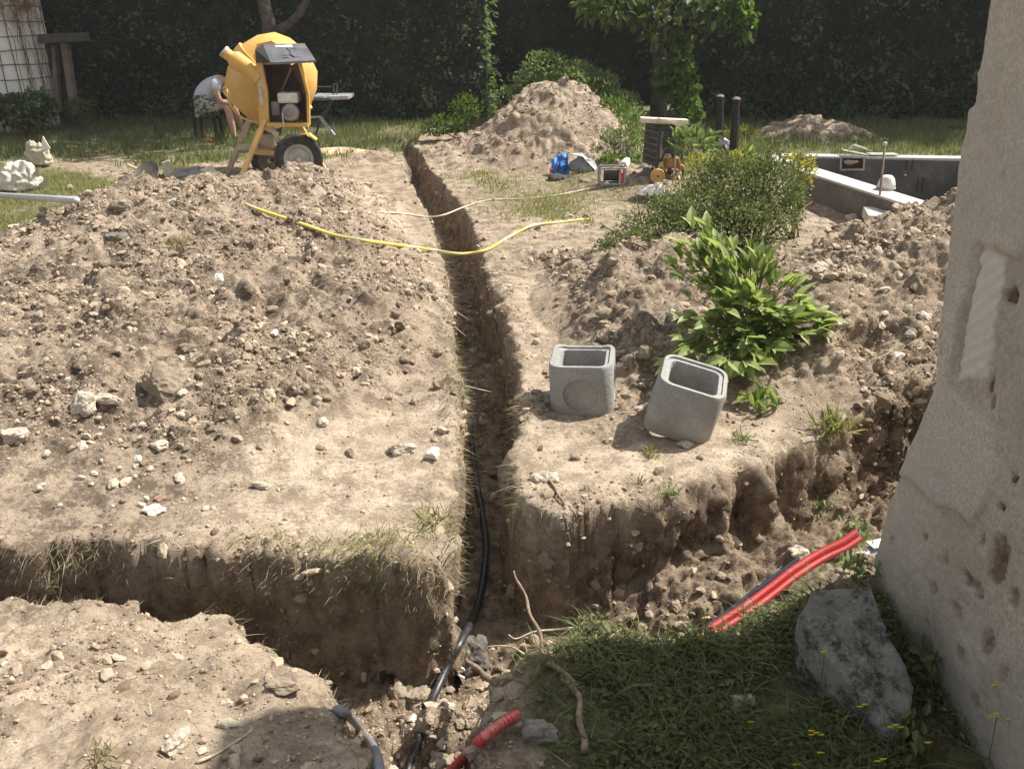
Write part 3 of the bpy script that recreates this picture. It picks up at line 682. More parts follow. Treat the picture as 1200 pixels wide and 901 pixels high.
# box bush in the middle
bc = P(850, 285, .22); 
bush('box_bush', 'large rounded small leaved bush above the concrete blocks', 'bush',
     [gb(868, 232, 6.35, .46, .42, .30), gb(905, 222, 6.4, .27, .3, .24), gb(820, 245, 6.2, .3, .3, .22), gb(875, 265, 6.0, .4, .3, .2), gb(850, 212, 6.5, .3, .3, .18), gb(846, 190, 6.4, .10, .1, .10), gb(902, 188, 6.4, .12, .1, .10), gb(775, 240, 6.2, .14, .12, .10), gb(930, 240, 6.2, .1, .1, .16)], 13000, .026, .5, MAT['leaf_box'], .45, stems=40, shell=.35, root=(1.75, 6.2, gz(1.75, 6.2)))
bush('box_bush', 'flattened cut branches of box leaves lying left of the large rounded bush', 'branches',
     [gb(770, 265, 5.9, .30, .25, .12), gb(735, 283, 5.6, .2, .18, .08), gb(715, 292, 5.4, .12, .12, .05), gb(800, 250, 6.0, .22, .2, .14)], 4200, .026, .5, MAT['leaf_box'], .2, stems=26, shell=.2)
bush('yellow_shoots', 'yellowish young shoots on top of the rounded bush beside the pool wall', 'shoots',
     [gb(940, 205, 6.6, .09, .1, .11), gb(935, 190, 6.6, .13, .1, .05), gb(830, 188, 6.7, .16, .1, .04), gb(862, 184, 6.7, .14, .1, .03)], 700, .04, .4, MAT['leaf_yellow'], .6, stems=9)
bush('weed_patch', 'big pale leaves standing on top of the rounded bush', 'weeds', [gb(880, 195, 6.7, .15, .1, .09), gb(812, 170, 8.2, .22, .15, .14)], 300, .085, .5, MAT['leaf_weed'], .6, stems=8)
bush('weed_patch', 'dry yellow weeds along the far lawn by the second post', 'weeds', [gb(872, 176, 11.5, .28, .2, .07), gb(895, 180, 11.3, .2, .2, .05), gb(868, 158, 12.2, .25, .2, .1)], 650, .06, .3, MAT['leaf_yellow'], .8, stems=10)
# peony: every large leaf that can be told apart is a leaf of its own
pc = PY(868, 462, 3.92); pr = Vector((pc.x, 3.92, gz(pc.x, 3.92)))
pe = empty('peony_bush', pr, 'fresh green peony with large pointed leaves behind the right concrete block', 'bush')
def leaf_mesh(name, L, W, bend):
    m = MB(); rows = [(0, .06), (.15, .55), (.35, 1), (.6, .9), (.82, .5), (1, .02)]; vs = []
    for t, wv in rows:
        zc = -bend*L*t*t; h = W/2*wv
        vs.append([m.bm.verts.new((-h, t*L, zc+h*.38)), m.bm.verts.new((0, t*L, zc)), m.bm.verts.new((h, t*L, zc+h*.38))])
    for a, b in zip(vs, vs[1:]):
        m.bm.faces.new((a[0], a[1], b[1], b[0])); m.bm.faces.new((a[1], a[2], b[2], b[1]))
    me = bpy.data.meshes.new(name); m.bm.to_mesh(me); m.bm.free(); me.materials.append(MAT['leaf_peony'])
    at = me.attributes.new('tint', 'FLOAT', 'POINT'); at.data.foreach_set('value', [random.random()]*len(me.vertices)); return me
LM = [leaf_mesh('leaf', .095, .042, .25), leaf_mesh('leaf', .115, .05, .4), leaf_mesh('leaf', .08, .038, .1), leaf_mesh('leaf', .10, .052, .55), leaf_mesh('leaf', .09, .036, .3), leaf_mesh('leaf', .12, .054, .2)]
pstem = MB(); restP, restD = [], []
cnt = 0
pblobs = [gb(868, 370, 3.95, .26, .24, .27), gb(815, 305, 4.15, .13, .14, .16), gb(912, 385, 3.85, .20, .16, .2), gb(845, 420, 3.75, .27, .17, .15), gb(860, 320, 4.1, .20, .18, .16), gb(860, 390, 3.85, .24, .18, .2)]
for k in range(300):
    b = pblobs[k % 6]; d = Vector(rs.normal(size=3)); d.normalize()
    if d.y > .35: d.y *= -.6
    if d.z < -.5: d.z *= -.5
    q = Vector((b[0]+d.x*b[3], b[1]+d.y*b[4], b[2]+d.z*b[5]))
    if q.z < gz(q.x, q.y)+.03: q.z = gz(q.x, q.y)+.04+.05*random.random()
    out = (q-Vector((pr.x, pr.y, pr.z+.15))); out.normalize()
    if k < 150: pstem.tube([Vector((rs.normal()*.03, rs.normal()*.03, -.01)), (q-pr)*.55+Vector((0, 0, .04)), q-pr], [.004, .003, .0015], 5, False)
    nl = 3 if k % 2 else 4
    for j in range(nl):
        ang = (j-(nl-1)/2)*.75+rs.normal()*.18
        dd = out.copy(); dd.rotate(Matrix.Rotation(ang, 3, 'Z')); dd.z += .38+rs.normal()*.28; dd.normalize()
        if cnt < 290 and k < 98:
            o = bpy.data.objects.new('leaf', LM[(k+j) % 6]); C.objects.link(o); o.parent = pe; cnt += 1
            o.rotation_mode = 'QUATERNION'; qn = dd.to_track_quat('Y', 'Z'); o.rotation_quaternion = qn @ Matrix.Rotation(rs.normal()*.5, 3, 'Y').to_quaternion()
            o.location = q-pr; s_ = .45+.7*random.random(); o.scale = (s_, s_, s_)
        else: restP.append(q-pr-out*.05); restD.append(dd)
o = foliage('leaf_mass', np.array(restP), np.array(restD), rs.normal(size=(len(restP), 3))*.35+np.array([0, 0, 1]), .05+.05*rs.rand(len(restP)), .40, MAT['leaf_peony'], pe); o['kind'] = 'stuff'
pstem.build('stem', simple('peony_stem', (.16, .17, .06), .6, .3), pe, smooth=True)
for (x_, y_, r_, n_, s_, nm, lb, mt) in [
   (892, 474, .11, 40, .06, 'low_plant', 'flat rosette of leaves on the soil right of the right concrete block', 'leaf_peony'),
   (968, 385, .05, 14, .07, 'low_plant', 'thin yellow green leaf sprig on the slope right of the peony', 'leaf_lit'),
   (868, 516, .045, 40, .045, 'grass_tuft', 'small green sprout on the bare soil below the peony', 'leaf_weed'),
   (762, 534, .05, 50, .04, 'grass_tuft', 'small green tuft at the foot of the right concrete block', 'grass'),
   (783, 580, .05, 50, .04, 'grass_tuft', 'green tuft on the trench lip below the concrete blocks', 'leaf_weed'),
   (748, 566, .03, 26, .03, 'grass_tuft', 'tiny plant on bare soil left of the green lip tuft', 'leaf_weed'),
   (690, 260, .06, 40, .05, 'grass_tuft', 'dry tuft at the end of the yellow hose', 'grass'),
   (545, 405, .05, 60, .05, 'grass_tuft', 'pale grass tuft leaning over the middle of the long trench', 'grass'),
   (505, 610, .06, 60, .05, 'grass_tuft', 'grass tuft on the corner where the two trenches meet', 'grass'),
   (975, 505, .07, 70, .09, 'grass_tuft', 'grass tuft hanging over the bank right of the concrete blocks', 'grass'),
   (265, 706, .05, 50, .05, 'grass_tuft', 'straw coloured tuft on the near left trench edge', 'grass_dry'),
   (118, 890, .05, 60, .035, 'grass_tuft', 'dry straw tuft at the bottom of the near left bank', 'grass_dry'),
   (210, 290, .09, 60, .06, 'grass_tuft', 'straw coloured roots clump near the top of the left heap', 'grass_dry')]:
    q, _ = hit(x_, y_); Pn = np.abs(rs.normal(size=(n_, 3)))*0+rs.normal(size=(n_, 3))*r_*.4; Pn[:, 2] = np.abs(Pn[:, 2])*.3
    D = unit(rs.normal(size=(n_, 3))*.8+np.array([0, -.1, .9])); 
    o = foliage(nm, Pn, D, rs.normal(size=(n_, 3))+np.array([0, 0, .6]), s_*(.6+.8*rs.rand(n_)), .45 if 'leaf_p' in mt or 'lit' in mt else (.25 if nm == 'low_plant' else .09), MAT[mt]); o.location = q
    if nm == 'low_plant':
        o.name = 'foliage'; o.location = (0, 0, 0); ep = empty(nm, q); o.parent = ep; m = MB()
        for k in range(5): m.tube([Vector((0, 0, -.01)), Vector(Pn[k])+Vector((0, 0, .02))], .0015, 4)
        m.build('stem', MAT['twig'], ep); o = ep
    tag(o, lb, 'tuft' if nm == 'grass_tuft' else 'plant')
# ------------------------------------------------------------------ the rendered house wall on the right
WX = 1.17
def onwallp(px, py):
    r = ray(px, py); t = WX/r.x; return (r.y*t, CAM_H+r.z*t)
edge = [(1172,-120),(1163,-60),(1155,0),(1150,30),(1146,60),(1143,80),(1140,84),(1139,105),(1138,120),(1129,128),(1128,145),(1124,160),(1120,175),(1118,195),(1114,215),(1112,240),(1106,300),(1101,350),(1094,400),(1093,440),(1086,462),(1075,490),(1064,520),(1056,545),(1047,580),(1040,610),(1034,640),(1031,665),(1029,700),(1034,760)]
ew = [onwallp(*e) for e in edge]
ez = np.array([e[1] for e in ew])[::-1]; ey = np.array([e[0] for e in ew])[::-1]
zz = np.concatenate([np.arange(-.75, 1.75, .011), np.arange(1.75, 2.75, .06)])
uu = np.concatenate([np.arange(0, 1.15, .010), 1.15+np.cumsum(.012*1.07**np.arange(66))])
ye = np.interp(zz, ez, ey, right=ey[-1])
ye = ye+.003*pn(zz*18, 0*zz, 3)+.003*pn(zz*60, 0*zz, 7)
UU, ZZ = np.meshgrid(uu, zz); YE = np.repeat(ye[:, None], len(uu), 1)
YY = YE-UU
def wreg(pts, soft, nz=.012):
    q, _, _ = sdf(YY.ravel(), ZZ.ravel(), [onwallp(*p) for p in pts]); q = q.reshape(YY.shape)
    return sstep(-soft, soft, q+nz*pn(YY*16, ZZ*16, 4.4))
D_ = .006*pn(YY*3, ZZ*3, 1.1)+.0025*pn(YY*14, ZZ*14, 2.1)
patch = wreg([(1085,455),(1112,452),(1140,480),(1166,505),(1168,545),(1160,580),(1140,612),(1128,600),(1105,592),(1070,560),(1050,550),(1060,520)], .006)
upper = wreg([(1300,-200),(1300,240),(1190,300),(1150,285),(1135,330),(1110,450),(1085,455),(1000,455),(1000,-200)], .006)
strip = wreg([(1152,292),(1180,300),(1172,360),(1158,442),(1126,444),(1135,380)], .004)
groove = wreg([(1146,286),(1153,288),(1133,380),(1124,444),(1118,440),(1128,372)], .003)
lowl = wreg([(1030,560),(1060,585),(1068,640),(1060,700),(1020,700)], .008)
D_ = D_-.010*patch-.010*upper+.013*groove-.004*strip*(1+np.sin((ZZ*1.0+YY*.8)*150+3*pn(YY*9, ZZ*9, 2))*1.0)-.004*lowl
# scattered stones and hollows in the render
holes = [(1184,347,.020,.016,.9),(1160,452,.008,.022,.7),(1162,472,.006,.014,.7),(1175,594,.012,.009,.8),(1136,676,.02,.013,1),(1148,692,.018,.014,1),(1172,655,.028,.045,1),(1154,632,.010,.010,.8),(1125,715,.017,.015,.7),(1158,752,.02,.026,.7),(1130,765,.013,.016,.6),(1090,630,.011,.008,.8),(1057,632,.006,.010,.8),(1041,660,.010,.013,-.8),(1175,790,.012,.014,.5),(1110,330,.006,.008,.4),(1135,118,.008,.006,.3),(1178,205,.007,.012,.4),(1100,690,.012,.016,.8),(1145,820,.014,.012,.8),(1190,700,.012,.018,.8),(1188,560,.010,.014,.7),(1112,655,.008,.012,.7),(1107,392,.004,.009,.6),(1108,410,.004,.010,.6)]
hm = np.zeros_like(D_)
for hx, hy, a, b, dp in holes:
    y_, z_ = onwallp(hx, hy); dd = ((YY-y_)/(a*1.5))**2+((ZZ-z_)/(b*1.5))**2+.5*pn(YY*40, ZZ*40, hx)
    k_ = sstep(1.1, .6, dd); D_ = D_+.014*dp*k_*(.7+.6*pn(YY*60, ZZ*60, hx)); hm = np.maximum(hm, k_*np.clip(dp, 0, 1))
pit = sstep(.36, .55, pn(YY*34, ZZ*34, 9.9))*sstep(-.3, .2, pn(YY*4, ZZ*4, 2.9)); D_ = D_+.006*pit+.002*pn(YY*45, ZZ*45, 1.9)*(1-.7*patch)
D_ = D_+.07*sstep(.07, 0, UU)**2*sstep(-.2, .2, .5+pn(ZZ*6, 0*ZZ, 4))*.5       # rounded arris
D_ = D_-.10*sstep(.75, -.05, ZZ)*sstep(.9, .0, UU)*.35     # swelling foot
A = np.stack([WX+D_, YY, ZZ], 2).reshape(-1, 3); nu = len(uu); nz_ = len(zz)
i = (np.arange(nz_-1)[:, None]*nu+np.arange(nu-1)[None]).ravel(); Fw = [np.stack([i, i+nu, i+1+nu, i+1], 1)]
k0 = len(A); rowe = np.arange(nz_)*nu
B = []; 
for ti in range(1, 14):
    t_ = ti*.03 if ti < 13 else 5.0
    B.append(np.stack([WX+.02+t_+0*zz, ye+.006*pn(zz*12, t_*12+0*zz, 5)-(.0 if ti < 13 else 0), zz], 1))
A = np.concatenate([A]+B); prev = rowe
for ti in range(13):
    cur = k0+ti*nz_+np.arange(nz_); Fw.append(np.stack([prev[:-1], cur[:-1], cur[1:], prev[1:]], 1)); prev = cur
n = NT('wall_render', .92, .12)
c = n.mix(n.ramp(n.noise(2.2, 6, .65), .35, .65), (.39, .345, .28), (.54, .485, .40))
c = n.mix(n.ramp(n.noise(48, 7, .85), .47, .56, 0, .5), c, (.36, .29, .22))
c = n.mix(n.math('MULTIPLY', n.attr('patch'), .8), c, (.55, .51, .435))
c = n.mix(n.math('MULTIPLY', n.attr('upper'), .75), c, n.mix(n.ramp(n.noise(5, 6, .7), .3, .7), (.54, .485, .405), (.66, .605, .515)))
c = n.mix(n.ramp(n.noise(95, 6, .85), .44, .58, .45, 0), c, (.24, .20, .165))
c = n.mix(n.math('MULTIPLY', n.ramp(n.voro(75), .20, .10), n.ramp(n.noise(8, 3), .48, .6, .0, .6)), c, (.20, .16, .13))
c = n.mix(n.ramp(n.noise(1.4, 5, .7), .50, .60, 0, .4), c, (.38, .35, .31))
c = n.mix(n.attr('strip'), c, (.58, .54, .46))
c = n.mix(n.math('MULTIPLY', n.attr('hole'), n.ramp(n.noise(22, 4), .3, .6, .5, 1)), c, n.mix(n.noise(9, 2), (.13, .085, .06), (.25, .19, .15)))
c = n.mix(n.math('MULTIPLY', n.attr('damp'), n.ramp(n.noise(7, 6, .7), .25, .55)), c, (.10, .098, .072))
c = n.mix(n.ramp(n.noise(17, 8, .85, 1.5), .60, .66, 0, .6), c, (.30, .25, .2))
n.col(c); n.bump(n.noise(70, 8, .85), .55, .007); n.bump(n.noise(14, 7, .75), .4, .018); n.bump(n.voro(130), .2, .004)
MAT['wall_stone'] = simple('wall_stone', (.16, .10, .072), .9, .15, var=.35, scale=30, dirt=(.30, .24, .19, .6), bump=.6)
MAT['wall_stone_grey'] = simple('wall_stone_grey', (.20, .18, .17), .9, .15, var=.35, scale=30, dirt=(.36, .31, .26, .6), bump=.6)
wall = add_mesh('house_wall', A, np.concatenate(Fw), n.m)
z0 = np.zeros(len(A)-len(D_.ravel()))
for k_, a_ in (('patch', patch), ('upper', upper), ('strip', strip), ('hole', hm), ('damp', sstep(.22, -.05, ZZ+.08*pn(YY*5, ZZ*5, 1)+.0*UU)*sstep(1.0, .1, UU+0*ZZ)*.9)): fattr(wall, k_, np.concatenate([a_.ravel(), z0]))
for j_, (hx, hy, a_, b_, dp) in enumerate(holes):
    if dp >= .7 or dp < 0:
        v_, f_ = rock_shape(3, 90+j_, .3, 1, 5); y_, z_ = onwallp(hx, hy)
        so_ = add_mesh('exposed_stone', v_*np.array([.014, a_*1.45, b_*1.4])+np.array([WX+(.014 if dp > 0 else .004), y_, z_]), f_, MAT[('wall_stone', 'wall_stone_grey')[j_ % 3 == 2]], wall)
n = None
tag(wall, 'old cream rendered house wall corner with patched plaster and exposed stones', 'wall')
m = MB(); m.box((WX+2.5, ye[-1]-3.0, 2.75), (4.96, 5.96, .05)); m.build('wall_top', simple('wall_top_mortar', (.42, .36, .3), .9), wall)

# ------------------------------------------------------------------ outbuilding with wire trellis, lean-to
ow0, ow1 = P(77, 150, 0), P(-90, 172, 0)
d = (ow1-ow0); d.z = 0; L_ = d.length; d.normalize(); nrm = Vector((-d.y, d.x, 0)); 
if nrm.dot(Vector((0, 0, 0))-ow0) < 0: nrm = -nrm
e = empty('outbuilding', ow0, 'whitewashed outbuilding wall hung with a wire grid at the left edge', 'building')
m = MB(); rot = Matrix((d, nrm, Vector((0, 0, 1)))).transposed()
m.box(d*(L_/2)-nrm*.6+Vector((0, 0, 1.5)), (L_, 1.2, 3.2), rot)
n = NT('whitewash', .9, .15); c = n.mix(n.ramp(n.noise(3, 6, .7), .35, .65), (.74, .71, .64), (.84, .81, .75))
sx = n.t.nodes.new('ShaderNodeSeparateXYZ'); n.L(n.co, sx.inputs[0])
c = n.mix(n.math('MULTIPLY', n.ramp(sx.outputs[2], 1.25, 1.65), n.ramp(n.noise(4, 6, .7), .3, .6)), c, (.22, .12, .08))
c = n.mix(n.math('MULTIPLY', n.ramp(sx.outputs[2], .55, .35), .7), c, (.30, .28, .24)); n.col(c); n.bump(n.noise(30, 6), .3, .01)
m.build('wall', n.m, e)
wm = simple('rusty_wire', (.14, .11, .09), .8, .2)
for k in range(12):
    t = .06+k*.19; pts = [d*(t+.012*math.sin(k*3+j))+nrm*.03+Vector((0, 0, .05+j*.3)) for j in range(8)]
    MB().tube(pts, .007, 5).build('wire', wm, e)
for k in range(9):
    z_ = .55+k*.19; pts = [d*(j*.35)+nrm*.04+Vector((0, 0, z_+.012*math.sin(k*2+j*1.7))) for j in range(8)]
    MB().tube(pts, .007, 5).build('wire', wm, e)
vn = empty('creeper', ow0+nrm*.08, 'thin brown creeper stems climbing the right edge of the wire grid', 'creeper')
m = MB()
for k in range(11):
    x_ = .1+.5*random.random(); pts = []
    for j in range(9): pts.append(d*(x_+.04*random.random()*j*.6)+nrm*.02*random.random()+Vector((0, 0, .05+.24*j)))
    m.tube(pts, .0045, 4)
m.build('stem', MAT['twig'], vn)
# lean-to
lb = PY(88, 132, 13.2); lb.z = gz(lb.x, 13.2)
e = empty('lean_to', lb, 'dark wooden lean-to with a flat roof beside the outbuilding', 'shed')
wd = simple('weathered_wood', (.17, .14, .105), .85, .15, var=.3, scale=10)
def q(px, py, y=13.2): return PY(px, py, y)-lb
MB().beam(q(76, 50), q(88, 131), .11, .09).build('post', wd, e)
MB().beam(q(62, 46, 13.3), q(88, 44, 13.1), .5, .12, bevel=.01).build('roof', simple('grey_roofing', (.07, .065, .06), .9), e)
MB().box(Vector((-.22, .25, .62)), (.36, .04, 1.2)).build('door', simple('dark_door', (.035, .03, .026), .9), e)
MB().beam(q(64, 55, 13.35), q(69, 130, 13.35), .10, .06).build('post', wd, e)

# ------------------------------------------------------------------ pool shell
e = empty('pool', (3.6, 9, 0), 'unfinished rectangular pool of grey rendered blocks with a white topped rim', 'pool')
conc = simple('pool_render', (.125, .115, .102), .9, .15, var=.18, scale=2.5, dirt=(.24, .21, .18, .5), bump=.3)
wht = simple('white_capping', (.43, .42, .39), .85, .15, var=.1, scale=6)
zt = .02
A1 = P(893, 183, zt); B1 = P(1108, 187, zt); B1.x += 1.2*.0; Fr = P(960, 199.5, zt); Nr = P(1072, 238, zt)
EO = e.location.copy()
def wallbeam(a, b, w_, z0_, z1_, nm='wall', mat=conc):
    a = Vector((a.x, a.y, (z0_+z1_)/2)); b = Vector((b.x, b.y, (z0_+z1_)/2)); return MB().beam(a-EO, b-EO, w_, z1_-z0_).build(nm, mat, e)
C1 = Vector((B1.x+.05, B1.y, 0)); fl = Vector((A1.x, A1.y, 0)); dirL = (Nr-Fr); dirL.z = 0; dirL.normalize()
nl = fl; nn_ = Vector((Nr.x, Nr.y, 0))+dirL*.9
wallbeam(fl+Vector((.25, 0, 0)), C1+Vector((.25, 0, 0)), .25, -1.3, zt)
wallbeam(fl, nn_, .25, -1.3, zt)
rr = C1+dirL*3.6
wallbeam(C1+Vector((.2, -.13, 0)), rr+Vector((.2, 0, 0)), .25, -1.3, zt)
wallbeam(fl+Vector((-.02, 0, 0)), C1+Vector((.33, 0, 0)), .20, zt, zt+.022, 'capping', wht)
wallbeam(fl+dirL*.14, nn_, .26, zt, zt+.022, 'capping', wht)
wallbeam(C1+Vector((.2, -.13, 0)), rr+Vector((.2, 0, 0)), .26, zt, zt+.022, 'capping', wht)
m = MB(); m.poly([Vector(v)-EO for v in ((fl.x, fl.y, -1.25), (C1.x, C1.y, -1.25), (rr.x+2, rr.y-2, -1.25), (nn_.x, nn_.y, -1.25))]); m.build('floor', conc, e)
yf = fl.y-.13
def pf(px, py, o=.0):
    q_ = PY(px, py, yf); s_ = (q_.x-A1.x)/(B1.x-A1.x); return PY(px, py, A1.y+(B1.y-A1.y)*s_-.137-o)-EO
MB().box((pf(1000, 192)+pf(1000, 192))/2, (.27, .02, .13)).build('skimmer_opening', simple('opening', (.05, .03, .022), .95), e)
for a, b in (((986,184),(1013,184)), ((985,199),(1012,199)), ((986,184),(985,199)), ((1013,184),(1012,199))): MB().beam(pf(*a, .015), pf(*b, .015), .02, .02).build('skimmer_frame', simple('opening_frame', (.42, .36, .32), .8), e)
v, f = rock_shape(2, 5, .4); o = add_mesh('insulation', v*np.array([.085, .02, .035]), f, simple('packing', (.42, .32, .22), .9), e); o.location = pf(997, 191, .02)
for a, b in (((1063,188),(1061,200)), ((1070,187),(1068,200)), ((1076,208),(1074,225)), ((1082,208),(1080,224))): MB().beam(pf(*a, .006), pf(*b, .006), .02, .012).build('drip_streak', simple('streak', (.05, .045, .04), .95), e)
MB().lathe([(.0, 0), (.012, 0), (.012, .01), (0, .01)], 8).build('plug', wht, e).location = pf(1061, 206, .01)
# things on and near the pool
cp = P(1038, 221, zt+.03); e = empty('mortar_bucket', cp, 'small white upturned pot on the near pool rim', 'pot')
MB().lathe([(.085, 0), (.08, .05), (.065, .10), (.04, .125), (0, .13)], 16).build('body', simple('pot_white', (.62, .58, .52), .8, dirt=(*DUST, .7)), e, smooth=True)
MB().lathe([(.09, 0), (.09, .015), (.083, .015)], 16).build('rim', simple('pot_rim', (.35, .33, .3), .8), e)
rb = P(1030, 256, -.18); rt = PY(1037, 170, rb.y)
e = empty('iron_rod', rb, 'thin rusty steel rod standing upright in front of the pool rim', 'rod')
MB().tube([Vector((0, 0, -.2)), rt-rb], .011, 8).build('shaft', simple('rusty_steel', (.20, .14, .11), .7, .3), e, smooth=True)
MB().lathe([(.014, -.01), (.02, .0), (.02, .02), (0, .03)], 8).build('cap', simple('rod_cap', (.4, .36, .33), .6), e).location = rt-rb
sb = P(1032, 254, -.12)
m = MB(); m.box((0, 0, 0), (.24, .42, .10), Matrix.Rotation(-.25, 3, 'Z'), bevel=.012); o = m.build('concrete_slab', simple('pale_concrete', (.52, .48, .41), .85, dirt=(*DUST, .5)), None); o.location = (sb.x, sb.y+.05, -.13)
tag(o, 'pale concrete slab at the foot of the iron rod', 'slab')
tb_ = P(1034, 182, zt+.03); e = empty('plastering_trowel', tb_, 'grey plastering float lying on the far pool rim', 'trowel')
m = MB(); m.box((0, 0, .012), (.34, .16, .014), bevel=.003); m.box((-.33, .01, .03), (.30, .16, .012), Matrix.Rotation(.18, 3, 'Y'), bevel=.003); m.build('blade', simple('float_grey', (.36, .35, .31), .6), e)
MB().tube([(-.42, 0, .06), (-.36, 0, .12), (-.2, 0, .07)], .014, 6).build('handle', simple('float_handle', (.5, .48, .42), .6), e)
MB().tube([(-.45, .02, .03), (-.3, .02, .1), (-.12, .02, .04)], .008, 6).build('bracket', simple('float_bracket', (.3, .3, .27), .5, metal=.5), e)

# ------------------------------------------------------------------ two old posts
for (a, b, tx, lbl) in (((842, 182), (844, 114), 0, 'left of two dark wooden posts behind the rounded bush'), ((859, 184), (863, 117), 1, 'right of two dark wooden posts behind the rounded bush')):
    yb = 10.6-.4*tx; bb = PY(*a, yb); tt = PY(*b, yb); bb.z = min(bb.z, gz(bb.x, yb))-.05
    e = empty('wooden_post', bb, lbl, 'post', 'dark wooden posts')
    pm = simple('old_post', (.03, .026, .024), .9, .15, var=.4, scale=12)
    MB().tube([Vector((0, 0, 0)), (tt-bb)*.5+Vector((.006, 0, 0)), (tt-bb)], [.052, .05, .045], 9).build('shaft', pm, e)
    MB().lathe([(.05, 0), (.048, .012), (.02, .03), (0, .034)], 9).build('worn_top', simple('post_top', (.16, .14, .12), .9), e).location = tt-bb
a_, b_ = PY(842, 165, 10.3), PY(850, 182, 10.1)
o = MB().beam(Vector((0, 0, 0)), b_-a_, .05, .06).build('timber_brace', simple('brace', (.05, .04, .035), .9)); o.location = a_; tag(o, 'short dark timber leaning at the foot of the left post', 'timber')
o = MB().beam(Vector((0, 0, 0)), PY(872, 182, 11.4)-PY(852, 170, 11.4), .04, .02).build('timber_lath', simple('pale_lath', (.6, .55, .46), .8)); o.location = PY(852, 170, 11.4); tag(o, 'pale lath lying in the grass between the two posts', 'lath')
# ------------------------------------------------------------------ stones
RM = {}
MAT['stone_greyish'] = stonemat('stone_greyish', (.24, .23, .21), (.32, .31, .285), (.2, .16, .12))
def rock_mesh(kind, k, sub=2):
    key = (kind, k, sub)
    if key not in RM:
        v, f = rock_shape(sub, 31+k*7, .34, .62+.06*(k % 4), 7 if sub > 1 else 3)
        o = add_mesh('stone', v, f, MAT[kind], smooth=False); RM[key] = o.data; bpy.data.objects.remove(o)
    return RM[key]
def stone(px, py, wpx, label, kind='stone_pale', asp=.7, k=0, group=None, name='stone', tilt=.2, sink=.25, cat='stone', sub=2, z=None, rz=None):
    q, nrm = hit(px, py); d = (q-Vector((0, 0, CAM_H))).length; s = wpx*d/FPX/2
    o = bpy.data.objects.new(name, rock_mesh(kind, k, sub)); C.objects.link(o)
    o.location = q+nrm*s*(.62-sink)*.6; o.scale = (s, s*asp/.8, s*asp)
    q0 = nrm.lerp(Vector((0, 0, 1)), .4).to_track_quat('Z', 'Y').to_euler(); o.rotation_euler = (q0.x+random.uniform(-tilt, tilt), q0.y+random.uniform(-tilt, tilt), random.uniform(-.5, .5) if rz is None else rz)
    return tag(o, label, cat, group)
